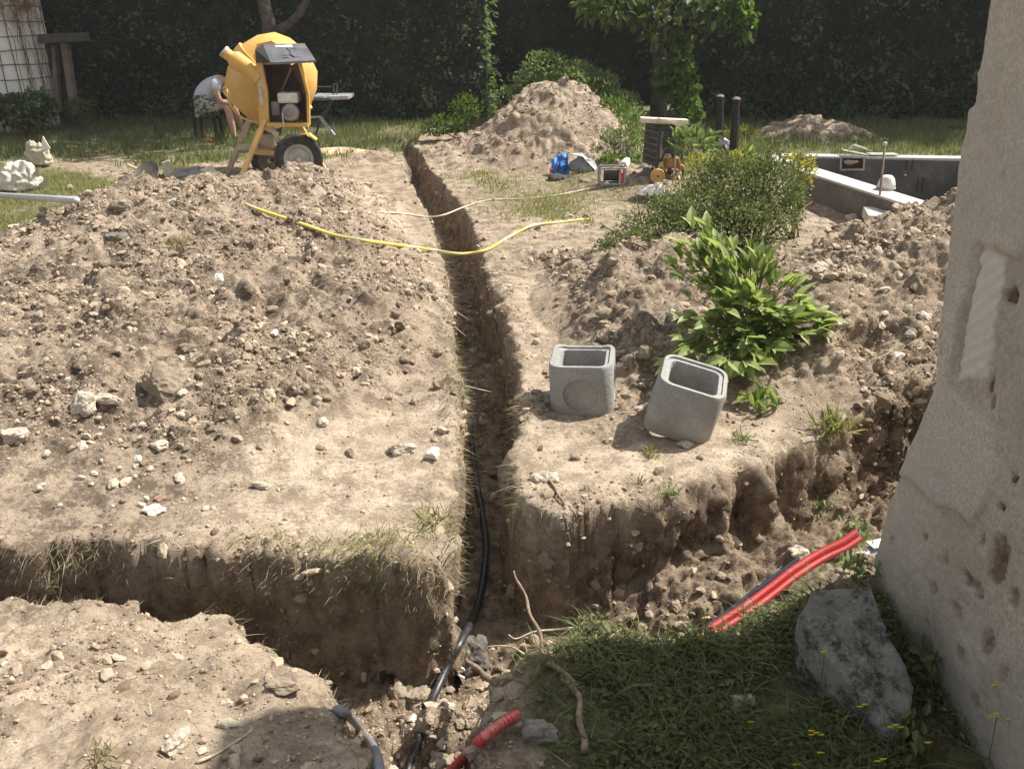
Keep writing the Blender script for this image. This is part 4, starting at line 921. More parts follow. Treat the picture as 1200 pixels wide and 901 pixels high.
S = [(188,450,52,'big earth covered block in the middle of the left soil heap','stone_soil',.85),
 (97,474,30,'large pale stone, left of a pair at the left side of the heap','stone_pale',.8),(124,470,34,'long pale stone, right of a pair at the left side of the heap','stone_pale',.45),
 (15,512,27,'round light stone at the left frame edge of the heap','stone_pale',.75),(184,525,26,'grey stone with a shaded hollow at the foot of the left heap','stone_pale',.65),
 (180,600,25,'whitish stone perched on the far trench lip at the left','stone_white',.8),(131,569,18,'small tan rounded stone above the white lip stone','stone_pale',.8),
 (161,538,11,'small bright white chip on the foot of the left heap','stone_white',.7),(304,571,24,'flat angular pale stone lying alone on the trodden soil','stone_pale',.5),
 (471,530,33,'round flat pale disc of stone near the long trench','stone_pale',.6),(505,535,25,'angular cream stone right beside the long trench','stone_white',.85),
 (187,585,12,'small reddish brick fragment above the left trench lip','stone_red',.9),(145,514,8,'tiny red chip on the left heap','stone_red',.8),
 (257,327,14,'bright white stone on the right shoulder of the left heap','stone_white',.7),(142,243,27,'big brown clod near the top of the left heap','stone_soil',.8),
 (138,281,24,'dark brown clod under the crest of the left heap','stone_dark',.8),(321,392,13,'white stone on the smooth side of the left heap','stone_white',.8),
 (307,411,13,'pale chip below the white stone of the left heap','stone_pale',.7),(376,496,18,'tan stone at the right foot of the left heap','stone_pale',.8),(314,464,19,'flat tan stone half buried in the left heap','stone_pale',.7),
 (205,283,18,'brown stone high on the left heap','stone_soil',.8),(117,312,20,'grey brown clod on the left flank of the left heap','stone_soil',.9),(95,427,20,'brown rounded stone on the left heap beside a dark hollow','stone_soil',.9),
 (84,345,16,'tan stone on the far left flank','stone_soil',.8),(55,356,24,'broad brown clod in the row at the left flank','stone_soil',.7),(30,455,20,'tan stone near the left frame edge','stone_soil',.8),
 (710,370,26,'brown block under the left side of the peony','stone_soil',.8),(665,255,14,'small stone under the yellow hose end','stone_pale',.6),
 (958,320,30,'big pale round stone set in the right heap beside the peony','stone_pale',.85),(1052,417,14,'small bright stone on the right heap near the wall','stone_white',.7),
 (1083,372,13,'white crescent stone on the right heap against the wall','stone_white',.9),(1001,258,20,'pale stone on the crest of the right heap','stone_pale',.6),(962,378,12,'pale stone beside the peony leaves','stone_pale',.7),
 (1037,340,14,'whitish stone half way up the right heap','stone_pale',.6),(1068,392,12,'small tan stone near the wall edge','stone_soil',.9),
 (803,523,19,'grey stone propping up the tilted concrete block','stone_pale',.85),(626,562,20,'left of two flat tan stones on the lip right of the trench','stone_pale',.7),(645,562,24,'right of two flat tan stones on the lip right of the trench','stone_pale',.6),
 (674,538,14,'round tan stone below the left concrete block','stone_soil',.8),(712,517,12,'small stone between the two concrete blocks','stone_pale',.7),(752,527,13,'light stone in the shadow edge of the right block','stone_pale',.9),
 (935,648,22,'pale stone on the slope just above the red pipes','stone_pale',.9),(640,655,22,'rounded clod stuck in the trench side below the lip','stone_soil',1.0),(600,693,14,'small pale clod in the trench side','stone_soil',1.2),
 (632,864,44,'flat grey stone sunk in the near right bank beside the red pipe end','stone_greyish',.75),(867,826,30,'pale rounded stone in the shaded grass left of the big rock','stone_pale',1.0),
 (203,874,30,'grey pointed stone at the shadow edge on the near left bank','stone_pale',1.1),(264,826,14,'white stone on the near left bank','stone_pale',.9),(264,852,30,'flat light stone behind the grey pointed one','stone_pale',.4),
 (553,770,40,'square grey block with a white mark at the trench crossing','stone_dark',1.0),(517,897,34,'large tan clod at the bottom edge between black and red pipes','stone_soil',.8),
 (488,822,30,'pale broken block left of the black pipe','stone_soil',1.0),(482,843,14,'small whitish stone left of the black pipe','stone_white',.7),(330,807,40,'large clod at the foot of the far trench side','stone_soil',.6),
 (462,812,26,'tan clod in the rubble left of the pale broken block','stone_soil',.9),(690,575,14,'small stone on the lip below the left block','stone_soil',.8),
 (860,745,14,'whitish chip on the near lip by the red pipes','stone_white',.6),(905,705,16,'thin pale stone lying against the red pipes','stone_pale',.5)]
for k, (x, y, w_, l, kd, a) in enumerate(S): stone(x, y, w_, l, kd, a, k % 6, sub=4 if w_ > 26 else 3, rz=random.uniform(-.3, .3), tilt=.12)
# countable but alike stones
rg = [((0,330,520,480),'stone_soil','brown stones lying on the left heap','small brown stone lying on the big left soil heap',60,(8,17)),
      ((60,220,420,330),'stone_soil','brown stones on the crest of the left heap','small stone near the crest of the big left soil heap',34,(8,14)),
      ((20,480,330,600),'stone_pale','pale stones at the foot of the left heap','small pale stone on the trodden soil before the left heap',34,(6,14)),
      ((620,320,790,480),'stone_soil','brown clods left of the peony','brown clod on the rough soil left of the peony',26,(9,18)),
      ((950,270,1080,470),'stone_pale','stones on the right heap','small stone on the right soil heap beside the wall',26,(7,14)),
      ((470,790,600,895),'stone_soil','clods in the near end of the trench','soil clod in the near end of the trench',20,(10,24)),
      ((560,120,700,200),'stone_soil','stones on the pointed heap','small stone on the pointed heap at the back',12,(4,8)),
      ((690,620,900,720),'stone_soil','clods on the slumped right trench side','clod on the slumped side of the right trench',10,(8,16))]
LMK = [(x, y, l) for x, y, w_, l, *_ in S]+[(686,440,'the left concrete block'),(805,470,'the right concrete block'),(870,380,'the peony'),(1095,380,'the house wall edge'),(545,440,'the long trench'),(290,244,'the upper end of the yellow hose'),(480,292,'the middle of the yellow hose'),(655,195,'the blue bag'),(640,100,'the top of the pointed heap'),(500,840,'the black pipe'),(605,850,'the red conduit end'),(900,690,'the red conduits'),(330,195,'the mixer wheel'),(170,200,'the shovel'),(0,420,'the left frame edge')]
_used = {}
def where(x, y, kd, w_, asp, k):
    col_ = {'stone_soil': 'brown', 'stone_pale': 'pale'}[kd]; sz = 'tiny' if w_ < 10 else ('small' if w_ < 15 else 'medium'); sh = 'flat' if asp < .7 else ('squat' if asp < .82 else 'rounded')
    ls = sorted(LMK, key=lambda q: (q[0]-x)**2+(q[1]-y)**2)
    for lx, ly, l in ls[:6]:
        l = l.split(',')[0]; l = ' '.join(l.split()[:5]); l = l if l.startswith('the ') else 'the '+l
        while l.split()[-1] in ('at', 'of', 'the', 'in', 'on', 'with', 'to', 'a', 'and', 'lying', 'by', 'left', 'above', 'below'): l = ' '.join(l.split()[:-1])
        dx, dy = x-lx, y-ly; d_ = math.hypot(dx, dy)
        dr = ('left of' if dx < 0 else 'right of') if abs(dx) > 2*abs(dy) else (('behind' if dy < 0 else 'in front of') if abs(dy) > 2*abs(dx) else (('behind and left of' if dx < 0 else 'behind and right of') if dy < 0 else ('in front and left of' if dx < 0 else 'in front and right of')))
        far = 'just ' if d_ < 28 else ('' if d_ < 60 else 'well ')
        t = f'{sz} {sh} {col_} stone {far}{dr} {l}'
        if len(t.split()) > 16: continue
        if t not in _used: _used[t] = 1; return t
    return t
for (a, b, c, d_), kd, grp, lb, n_, (s0, s1) in rg:
    for k in range(n_):
        x, y, w_ = random.uniform(a, c), random.uniform(b, d_), random.uniform(s0, s1); kd2 = kd if random.random() < .8 else 'stone_pale'; asp = random.uniform(.6, .95)
        stone(x, y, w_, where(x, y, kd2, w_, asp, k), kd2, asp, k % 6, grp, sub=3 if s1 > 15 else 2, rz=random.uniform(-1.5, 1.5))
# white painted S on the square block
q_, n_ = hit(541, 779); o = MB().tube([q_+Vector((.012*math.sin(t*1.9)*1.0, -.045, .03-t*.012)) for t in [k*.5 for k in range(0, 9)]], .0035, 6).build('chalk_mark', simple('white_mark', (.7, .68, .6), .8)); tag(o, 'short curved white squiggle on the square grey block at the trench crossing', 'mark')

# the big lichen covered rock at the wall
v, f = ico(5)
q, _ = hit(950, 760)
corn = [(940,702,.0,.24),(1010,698,.0,.27),(1062,800,.0,.22),(1035,850,.0,.17),(962,800,.0,.20),(935,735,.0,.22)]
m = MB(); top = []; bot = []
ridge = [(937,719),(965,760),(998,806),(1047,863),(1068,838),(1074,802),(1036,720),(1008,687),(956,686)]
_t3 = [P(945,715,.17), P(1010,688,.20), P(1065,830,.05)]; _tn = (_t3[1]-_t3[0]).cross(_t3[2]-_t3[0]); tz = []
def onplane(px, py):
    z_ = .1
    for _ in range(12):
        q_ = P(px, py, z_); z_ = .5*z_+.5*(_t3[0].z-((q_.x-_t3[0].x)*_tn.x+(q_.y-_t3[0].y)*_tn.y)/_tn.z)
    return P(px, py, z_)
top = [onplane(x, y) for x, y in ridge]
bot = [P(x, y, z_) for x, y, z_ in ((922,752,-.08),(934,812,-.10),(974,852,-.12),(1042,884,-.13))]+[Vector((t_.x, t_.y, -.15)) for t_ in top[4:]]
rc = P(1000, 775, -.05)
tv = [m.bm.verts.new(t-rc) for t in top]; bv = [m.bm.verts.new(b-rc) for b in bot]
bmesh.ops.convex_hull(m.bm, input=m.bm.verts[:]); m.bm.normal_update()
pl = [(np.array(f_.normal[:]), f_.normal.dot(f_.verts[0].co)) for f_ in m.bm.faces]; m.bm.free()
cs, fr_ = ico(7); dv_ = unit(cs); ih = np.zeros(len(dv_))
for n_, h_ in pl:
    if h_ > 1e-4: ih += np.clip(dv_@n_/h_, 0, None)**70     # soft minimum over the faces of the block
cs = dv_/(ih**(1/70)+1e-6)[:, None]
dd = -.004+.009*pn(cs[:, 0]*6, cs[:, 1]*6, cs[:, 2]*6, 2)+.010*pn(cs[:, 0]*19, cs[:, 1]*19, cs[:, 2]*19, 3)+.006*np.abs(pn(cs[:, 0]*50, cs[:, 1]*50, cs[:, 2]*50, 4))-.030*np.clip(pn(cs[:, 0]*9, cs[:, 1]*9, cs[:, 2]*9, 7)-.25, 0, 1)
cs = cs+dv_*dd[:, None]
n = NT('lichen_rock', .92, .2); c = n.mix(n.ramp(n.noise(9, 8, .8), .44, .56), (.09, .086, .072), (.36, .34, .30))
c = n.mix(n.ramp(n.noise(40, 8, .9, .4), .52, .56, 0, .65), c, (.46, .44, .38)); c = n.mix(n.ramp(n.noise(6, 5), .54, .60, 0, .6), c, (.36, .34, .29))
c = n.mix(n.ramp(n.noise(16, 6, .8), .56, .66, 0, .8), c, (.06, .06, .05)); n.col(c); n.bump(n.noise(45, 9, .85), 1, .02)
o = add_mesh('lichen_rock', cs, fr_, n.m); o.location = rc; tag(o, 'big dark angular rock spotted with pale lichen at the foot of the wall', 'rock')
stone(940, 762, 30, 'mid grey low stone hidden in the grass left of the big rock', 'stone_dark', .9, 2)

# ------------------------------------------------------------------ concrete inspection blocks
n = NT('cast_concrete', .88, .2); c = n.mix(n.ramp(n.noise(9, 6, .7), .35, .65), (.29, .285, .265), (.37, .36, .335))
c = n.mix(n.math('MULTIPLY', n.ramp(n.voro(60), .20, .10), n.ramp(n.noise(20, 2), .5, .58)), c, (.13, .125, .115)); c = n.mix(n.ramp(n.noise(70, 6, .85), .42, .60, .4, 0), c, (.22, .215, .2)); c = n.mix(n.ramp(n.noise(6, 6, .8, 1), .52, .62, 0, .45), c, (.22, .215, .2)); c = n.mix(n.ramp(n.noise(4, 5, .7), .5, .7, 0, .4), c, (.46, .42, .35)); n.col(c)
c = n.b.inputs['Base Color'].links[0].from_socket; sx_ = n.t.nodes.new('ShaderNodeSeparateXYZ'); n.L(n.co, sx_.inputs[0])
n.col(n.mix(n.math('MULTIPLY', n.ramp(n.math('ADD', sx_.outputs[2], n.math('MULTIPLY', n.noise(18, 5, .7), .10)), .12, .05), .7), c, (.33, .265, .19)))
n.bump(n.noise(120, 6, .85), .7, .006); n.bump(n.voro(60), .3, .006); MAT['cast'] = n.m
def rsq(h, r, z, seg=6):
    out = []
    for cx, cy, a0 in ((h-r, h-r, 0), (-h+r, h-r, 90), (-h+r, -h+r, 180), (h-r, -h+r, 270)):
        for k in range(seg+1):
            a = R(a0+90*k/seg); out.append(Vector((cx+r*math.cos(a), cy+r*math.sin(a), z)))
    return out
def block(loc, rot, label, rec, S_=.285, Hh=.245, dip=0):
    e = empty('concrete_block', loc, label, 'concrete block', 'hollow concrete drain blocks'); e.rotation_euler = rot
    h = S_/2; m = MB()
    loops = [rsq(h*.97, .055, 0), rsq(h, .06, .02), rsq(h, .06, Hh-.012), rsq(h-.006, .056, Hh), rsq(h-.020, .045, Hh), rsq(h-.021, .044, Hh-.010), rsq(h-.038, .032, Hh-.010), rsq(h-.042, .030, Hh-.02), rsq(h-.046, .028, .03), rsq(h-.05, .026, 0)]
    if dip:
        for L in loops[2:7]:
            for v_ in L:
                if v_.y > h*.6: v_.z -= dip*max(0, 1-(v_.x/(h*.85))**2)
    vs = [[m.bm.verts.new(p) for p in L] for L in loops]; nn = len(vs[0])
    for a, b in zip(vs, vs[1:]+[vs[0]]):
        for k in range(nn): m.bm.faces.new((a[k], a[(k+1) % nn], b[(k+1) % nn], b[k]))
    body = m.build('block_body', MAT['cast'], e, angle=40)
    for fx, fy, inner in rec:   # round knock-out panels
        cut = MB(); ax = Vector((fx, fy, 0)); off = (h-.001) if not inner else (h-.045+.0)
        Mx = Matrix.Translation(ax*off+Vector((0, 0, Hh*.45))) @ ax.to_track_quat('Z', 'Y').to_matrix().to_4x4()
        cut.lathe([(.076, -.013), (.080, .012)] if not inner else [(.078, -.012), (.074, .009)], 32, Mx)
        co_ = cut.build('cutter', MAT['cast'], e)
        md = body.modifiers.new('b', 'BOOLEAN'); md.operation = 'DIFFERENCE'; md.object = co_; md.solver = 'EXACT'
        bpy.context.view_layer.update(); dg = bpy.context.evaluated_depsgraph_get()
        me = bpy.data.meshes.new_from_object(body.evaluated_get(dg)); body.modifiers.clear(); body.data = me; bpy.data.objects.remove(co_)
    body.data.set_sharp_from_angle(angle=R(35)); return e
b1 = onG(686, 482); b1.z = gz(b1.x, b1.y)-.002
block(b1+Vector((0, .10, -.012)), (R(2), R(-3), R(-9)), 'upright hollow concrete block with a dipped rear rim, left of the pair', [(0, -1, False), (1, 0, False)], dip=.022)
b2 = onG(800, 515)
block(b2+Vector((0.0, .13, .018)), (R(5), R(13), R(-14)), 'tilted hollow concrete block propped on a stone, right of the pair', [(0, 1, True), (1, 0, False)])

# ------------------------------------------------------------------ hoses, pipes, roots
def smooth(pts, n=8):
    pts = [Vector(p) for p in pts]; P_ = [pts[0]*2-pts[1]]+pts+[pts[-1]*2-pts[-2]]; out = []
    for i in range(1, len(P_)-2):
        a, b, c, d = P_[i-1:i+3]
        for k in range(n):
            t = k/n; out.append(.5*((2*b)+(c-a)*t+(2*a-5*b+4*c-d)*t*t+(3*b-a-3*c+d)*t**3))
    out.append(pts[-1]); return out
def hose(name, px, r, mat, label, cat, lift=None, zs=None, seg=8, n=10, rings=None, raw=None):
    pts = raw or [(P(x, y, zs[i]) if zs and zs[i] is not None else hit(x, y)[0]+Vector((0, 0, r*.8+(lift[i] if lift else 0)))) for i, (x, y) in enumerate(px)]
    pts = smooth(pts, seg); o0 = pts[0].copy(); pts = [p-o0 for p in pts]
    if rings:
        ln = [0]
        for a, b in zip(pts, pts[1:]): ln.append(ln[-1]+(b-a).length)
        N_ = int(ln[-1]/rings)*4; q = []; rr_ = []
        for k in range(N_+1):
            t = ln[-1]*k/N_; j = max(0, min(len(pts)-2, np.searchsorted(ln, t)-1)); u = (t-ln[j])/max(1e-9, ln[j+1]-ln[j]); q.append(pts[j].lerp(pts[j+1], u)); rr_.append(r*(1.0 if k % 4 in (0, 1) else (.72 if rings > .012 else .80)))
        pts = q; rad = rr_
    else: rad = r
    o = MB().tube(pts, rad, n).build(name, mat, None, smooth=True); o.location = o0
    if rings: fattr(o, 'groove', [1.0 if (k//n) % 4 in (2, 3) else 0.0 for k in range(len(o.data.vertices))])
    return tag(o, label, cat)
n = NT('yellow_hose', .45, .4); sxy = n.noise(2.2, 3)
n.col(n.mix(n.ramp(n.noise(3.0, 2), .52, .58, 0, .55), (.62, .52, .10), (.48, .58, .48))); ym = n.m
hose('garden_hose', [(288,241),(300,248),(325,259),(355,268),(395,280),(430,288),(470,291),(505,294),(530,297),(550,297),(572,292),(600,277),(625,267),(655,262),(690,258)], .0112, ym,
     'yellow garden hose running over the left heap and across the long trench', 'hose', lift=[0,.01,.025,.02,.01,.02,.01,0,None,None,None,0,.01,0,0], zs=[None]*8+[.03,.015,.035]+[None]*4)
hose('cable', [(440,249),(470,251),(500,255),(520,252),(545,243),(570,236),(610,234),(650,230),(690,222),(722,216)], .007, simple('beige_cable', (.50, .45, .34), .7), 'thin beige cable running from the cable reel over the trench', 'cable', zs=[None,None,None,.02,None,None,None,None,None,None])
pvc = simple('grey_pvc', (.45, .45, .46), .4, .5, var=.1, dirt=(*DUST, .6))
hose('grey_pipe', [(-30,230),(92,247)], .022, pvc, 'straight pale grey plastic pipe lying on the lawn at the left', 'pipe', n=12, lift=[.01, .045])
blk = simple('black_pipe', (.022, .022, .025), .42, .5, var=.3, scale=20, dirt=(.22, .18, .14, .55))
zf = lambda x, y: gz(P(x, y, -.47).x, P(x, y, -.47).y)+.016
bp = [(549,455),(551,500),(556,545),(563,590),(569,630),(568,665),(558,715),(540,755),(524,785),(507,822),(492,860),(479,901),(470,960)]
hose('black_pipe', bp, .0145, blk, 'black plastic pipe running along the floor of the long trench', 'pipe', zs=[max(-.47, zf(x, y)) if y < 740 else None for x, y in bp], n=12)
gcm = simple('grey_conduit', (.20, .20, .215), .5, .4, var=.15, scale=30, dirt=(.3, .25, .2, .5))
gp = [(352,815),(380,830),(402,843),(420,858),(434,876),(444,901),(450,960)]
hose('grey_conduit', gp, .0125, gcm, 'bent grey conduit emerging from under the near left bank', 'pipe', n=12, zs=[-.40,-.38,None,None,None,None,None], lift=[0,0,.018,.018,.018,.018,.018])
n = NT('red_conduit', .38, .5); n.col(n.mix(n.ramp(n.noise(14, 6, .7), .55, .7, 0, .5), (.60, .035, .04), (.55, .30, .24))); redm = n.m
n = NT('red_conduit_ribbed', .4, .5); sp = n.geo('Pointiness'); n.col(n.mix(n.ramp(n.noise(20, 5, .7), .48, .60, 0, .6), (.56, .03, .035), (.45, .20, .15))); n.col(n.mix(n.math('MULTIPLY', n.attr('groove'), .40), n.b.inputs['Base Color'].links[0].from_socket, (.62, .42, .36))); redm2 = n.m  # pale groove tone covers dust and rib highlights put into the colour
cz = lambda x, y, dz=.02: gz(P(x, y, -.40).x, P(x, y, -.40).y)+dz
_b = hit(547, 897)[0].z+.03; _a = hit(603, 850)[0].z+.012
STUB = [_a+(_b-_a)*k/4 for k in (0, .7, 1.6, 2.8, 4, 5.6)]
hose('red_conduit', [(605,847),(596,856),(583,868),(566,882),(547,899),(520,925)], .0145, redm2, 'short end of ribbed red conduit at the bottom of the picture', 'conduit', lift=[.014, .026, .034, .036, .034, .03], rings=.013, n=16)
long_ = [(1003,624),(985,636),(960,648),(930,667),(900,690),(870,712),(845,728),(825,742),(790,772)]
zl = [-.16,-.18,-.20,-.22,-.245,-.265,-.28,-.29,-.30]
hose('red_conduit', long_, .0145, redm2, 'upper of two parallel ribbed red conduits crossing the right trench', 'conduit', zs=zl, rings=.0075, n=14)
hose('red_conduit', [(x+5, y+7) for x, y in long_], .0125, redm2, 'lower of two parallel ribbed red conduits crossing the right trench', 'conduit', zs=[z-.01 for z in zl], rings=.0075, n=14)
hose('blue_pipe', [(935,655),(912,672),(885,692),(860,711),(838,727),(815,742)], .008, simple('dark_blue_pipe', (.025, .03, .045), .8, .1), 'dark blue pipe running behind the two red conduits', 'pipe', zs=[-.25,-.26,-.27,-.285,-.295,-.3])
q, _ = hit(1022, 650); e = empty('drain_pipe', q+Vector((.02, .0, .02)), 'grey white pipe end sticking out beside the wall foot', 'pipe')
ax = Vector((.8, .35, .12)).normalized(); MB().lathe([(.03, -.08), (.03, .06), (.033, .062), (.033, .10), (.026, .10), (.026, .05)], 16, ax.to_track_quat('-Z', 'Y').to_matrix().to_4x4()).build('body', simple('pipe_grey', (.33, .36, .40), .4, .5), e, angle=40)
MB().box((0, .0, .035), (.09, .05, .006), Matrix.Rotation(.3, 3, 'Z')).build('white_flap', simple('white_plastic', (.72, .72, .7), .5), e)
def root(px, r, label, cat='root', mat='root', zs=None, name='root', lift=.0):
    pts = [P(x, y, zs[i]) if zs and zs[i] is not None else hit(x, y)[0]+Vector((0, 0, r[0]*.6+lift)) for i, (x, y) in enumerate(px)]
    pts = smooth(pts, 5); o0 = pts[0].copy(); N_ = len(pts); rad = [r[0]+(r[1]-r[0])*i/(N_-1)+r[0]*.08*math.sin(i*1.1) for i in range(N_)]
    o = MB().tube([p-o0+Vector((math.sin(i*.7), math.cos(i*.43), math.sin(i*.3)))*r[0]*.5 for i, p in enumerate(pts)], rad, 7).build(name, MAT[mat], None, smooth=True); o.location = o0; return tag(o, label, cat)
root([(684,890),(681,860),(678,828),(668,808),(652,790),(638,768),(630,740),(620,710),(611,688),(602,671)], (.0095, .0035), 'long brown stick rising from the grass bank over the trench', 'stick', zs=[None,None,None,None,.0,.01,.02,.04,.05,.06], name='stick', lift=.014)
root([(675,810),(650,783),(640,778)], (.010, .005), 'short thick branch stub beside the long stick', 'stick', name='stick')
root([(600,815),(583,800),(563,787),(550,775),(546,760)], (.014, .004), 'thick forked root lying beside the square grey block', zs=[-.14,-.18,-.22,-.24,-.22])
root([(676,736),(650,738),(625,740),(606,748),(595,743)], (.004, .002), 'thin pale root crossing behind the long stick, upper of two', zs=[-.12,-.11,-.11,-.12,-.10], mat='root_pale')
root([(640,775),(618,768),(600,758),(575,757),(570,760)], (.004, .002), 'thin pale root crossing behind the long stick, lower of two', zs=[-.12,-.14,-.15,-.16,-.17], mat='root_pale')
root([(640,560),(652,576),(660,590),(664,612),(668,640),(672,665)], (.006, .002), 'root hanging down from the lip below the left concrete block')
root([(655,585),(672,598),(680,618)], (.003, .0015), 'hair thin branch of the hanging root', mat='root_pale')
root([(80,655),(72,675),(62,690)], (.004, .002), 'pale root hanging over the far trench edge at the left', mat='root_pale')
root([(92,640),(84,652),(76,664),(60,672)], (.004, .002), 'crooked pale root on the trench edge at the left', mat='root_pale')
root([(60,688),(75,690),(84,700)], (.003, .0015), 'forked pale twig at the near left lip', mat='root_pale')
root([(192,660),(190,672),(194,690)], (.0035, .0015), 'small pale root dangling in the left trench', mat='root_pale', zs=[-.08,-.12,-.17])
root([(230,895),(262,880),(290,860),(296,850)], (.004, .002), 'thin bent twig in the shadow on the near left bank', 'twig', 'root_pale', name='twig')
root([(535,905),(552,870),(560,845),(566,828)], (.004, .002), 'thin straw coloured stalk standing left of the red conduit end', 'stalk', 'root_pale', zs=[-.40,-.34,-.28,-.24], name='stalk')
root([(770,300),(738,286),(715,290),(700,305)], (.008, .003), 'bare reddish branch under the cut box branches', 'branch', 'twig', name='branch')
root([(805,290),(775,275),(745,280)], (.008, .003), 'second bare branch under the cut box branches, the upper one', 'branch', 'twig', name='branch')
root([(520,372),(534,384),(546,394)], (.004, .002), 'thin root poking into the long trench, upper one', mat='root_pale', zs=[-.02,-.05,-.09])
root([(512,352),(530,362),(548,374)], (.004, .002), 'thin root poking into the long trench, above the other', mat='root_pale', zs=[-.0,-.04,-.07])
root([(543,452),(560,456),(575,459)], (.003, .002), 'straw thin root spanning the long trench', mat='root_pale', zs=[-.01,-.03,-.06])
# yellow flowers at the wall foot
def flower(px, py, lbl, z, sz=.006, k=1):
    q = P(px, py, z); g = gz(q.x, q.y); e = empty('yellow_flower', (q.x, q.y, g), lbl, 'flower', 'yellow flowers at the wall foot')
    h = Vector((0, 0, q.z-g)); MB().tube([Vector((.01, -.01, -.01)), h*.5+Vector((.008, 0, 0)), h], .0011, 5, False).build('stem', MAT['leaf_stem'], e)
    for j in range(k):
        o_ = h+Vector(((j % 3-1)*.012*(k > 1), (j//3)*.006, (j % 2)*.007)); m = MB(); M_ = Matrix.Translation(o_) @ Matrix.Rotation(-.9, 4, 'X')
        m.lathe([(0, .0), (sz*.5, .001), (sz, .003), (sz*.93, .004), (sz*.5, .0045), (0, .004)], 9, M_); m.build('bloom', MAT['bloom'], e)
MAT['leaf_stem'] = simple('flower_stem', (.07, .10, .04), .8); MAT['bloom'] = simple('bloom', (.72, .60, .04), .7, var=.12, scale=90)
for i, (x, y, z, k, l) in enumerate([(1014,829,.05,2,'pair of yellow blooms against the big rock face'),(1050,853,.05,3,'cluster of yellow blooms just right of the big rock'),(957,862,.0,4,'largest cluster of yellow blooms in the grass left of the big rock'),
    (962,883,.0,1,'single yellow bloom under the largest cluster'),(934,897,.0,1,'yellow bloom at the bottom edge left of the others'),(1035,893,.02,2,'pair of yellow blooms at the bottom edge below the rock'),(1088,871,.03,1,'single yellow bloom right of the rock in grass'),
    (1171,804,.16,2,'upper pair of yellow blooms in front of the wall'),(1193,806,.16,1,'yellow bloom at the right frame edge in front of the wall'),(1168,840,.12,2,'lower pair of yellow blooms in front of the wall'),(1184,844,.12,1,'middle lower bloom in front of the wall'),(1198,846,.12,2,'lower bloom cluster at the right frame edge'),
    (880,847,-.02,1,'tiny yellow bloom beside the small pale stone'),(966,765,.2,1,'tiny yellow bloom against the upper rock face')]): flower(x, y, l, z, .009 if k > 1 else .0105, k)
for (x, y, s_, n_, lb) in ((998,640,.05,46,'upright weed growing beside the ends of the red conduits'),(1003,680,.04,40,'grassy weed at the back of the big rock'),(1075,720,.05,50,'leafy weeds between the big rock and the wall'),(1085,800,.05,60,'clover like plant between rock and wall foot'),(1060,880,.04,60,'low leafy plants below the big rock'),(960,600,.035,26,'small weed on the slope above the red conduits')):
    q = hit(x, y)[0]; Pn = rs.normal(size=(n_, 3))*np.array([.03, .03, .0]); Pn[:, 2] = rs.rand(n_)*s_*2.4
    D = unit(rs.normal(size=(n_, 3))+np.array([0, 0, .35])); o = empty('weed', q, lb, 'weed'); foliage('foliage', Pn, D, rs.normal(size=(n_, 3))*.4+np.array([0, 0, 1]), s_*(.5+.6*rs.rand(n_)), .45, MAT['leaf_weed'] if y < 700 else MAT['grass_lush'], o)
    m = MB()
    for k in range(5): m.tube([Vector((rs.normal()*.01, rs.normal()*.01, -.01)), Vector((rs.normal()*.02, rs.normal()*.02, s_*2.3))], .0015, 4)
    m.build('stem', MAT['leaf_stem'], o)
# ------------------------------------------------------------------ cement mixer
YEL = simple('mixer_yellow', (.58, .33, .085), .6, .3, var=.12, scale=3, dirt=(.50, .40, .27, .9), bump=.3)
YDUST = simple('mixer_leg_yellow', (.62, .40, .15), .6, .3, var=.15, scale=8, dirt=(.45, .34, .22, .9))
TAN = simple('cement_caked_tan', (.40, .32, .23), .85, .15, var=.2, scale=12, dirt=(.5, .42, .32, .6))
BLKM = simple('black_metal', (.03, .028, .026), .6, .3, dirt=(.10, .08, .06, .6)); RUB = simple('tyre_rubber', (.035, .034, .033), .85, .2, dirt=(.14, .11, .085, .7), bump=.3)
GRIM = simple('grey_rim', (.30, .30, .29), .5, .4, metal=.3, dirt=(.3, .25, .19, .5)); CHR = simple('worn_metal', (.42, .40, .37), .4, .5, metal=.6)
BROWN = simple('rusty_brown_panel', (.12, .062, .035), .75, .2, var=.3, dirt=(.2, .13, .09, .5))
Y0 = 8.85
mo = PY(318, 205, Y0+.25); mo.z = gz(mo.x, mo.y)
mx = empty('cement_mixer', mo, 'yellow petrol driven cement mixer on two rubber wheels standing on the lawn edge', 'cement mixer')
def a(px, py, dy=0.0): return PY(px, py, Y0+dy)-mo
# drum
dc = a(321, 93, .98); axd = (a(321-.62*40, 93+.78*40, .98)-dc).normalized(); axd = (axd+Vector((0, -.12, 0))).normalized()
k_ = 9.3/1000*.97; Md = Matrix.Translation(dc) @ axd.to_track_quat('Z', 'Y').to_matrix().to_4x4()
prof = [(0, -50), (16, -49), (32, -42), (44, -26), (50, -8), (51, 8), (47, 26), (40, 40), (34, 49), (35, 51), (32, 50), (36, 38), (44, 24), (46, 0)]
dr = MB().lathe([(r*k_, z*k_) for r, z in prof], 48, Md).build('drum', YEL, mx, angle=62)
MB().lathe([(50.5*k_, -5*k_), (54*k_, -5*k_), (54*k_, 5*k_), (50.5*k_, 5*k_)], 40, Md).build('ring_gear', YEL, dr, angle=35)
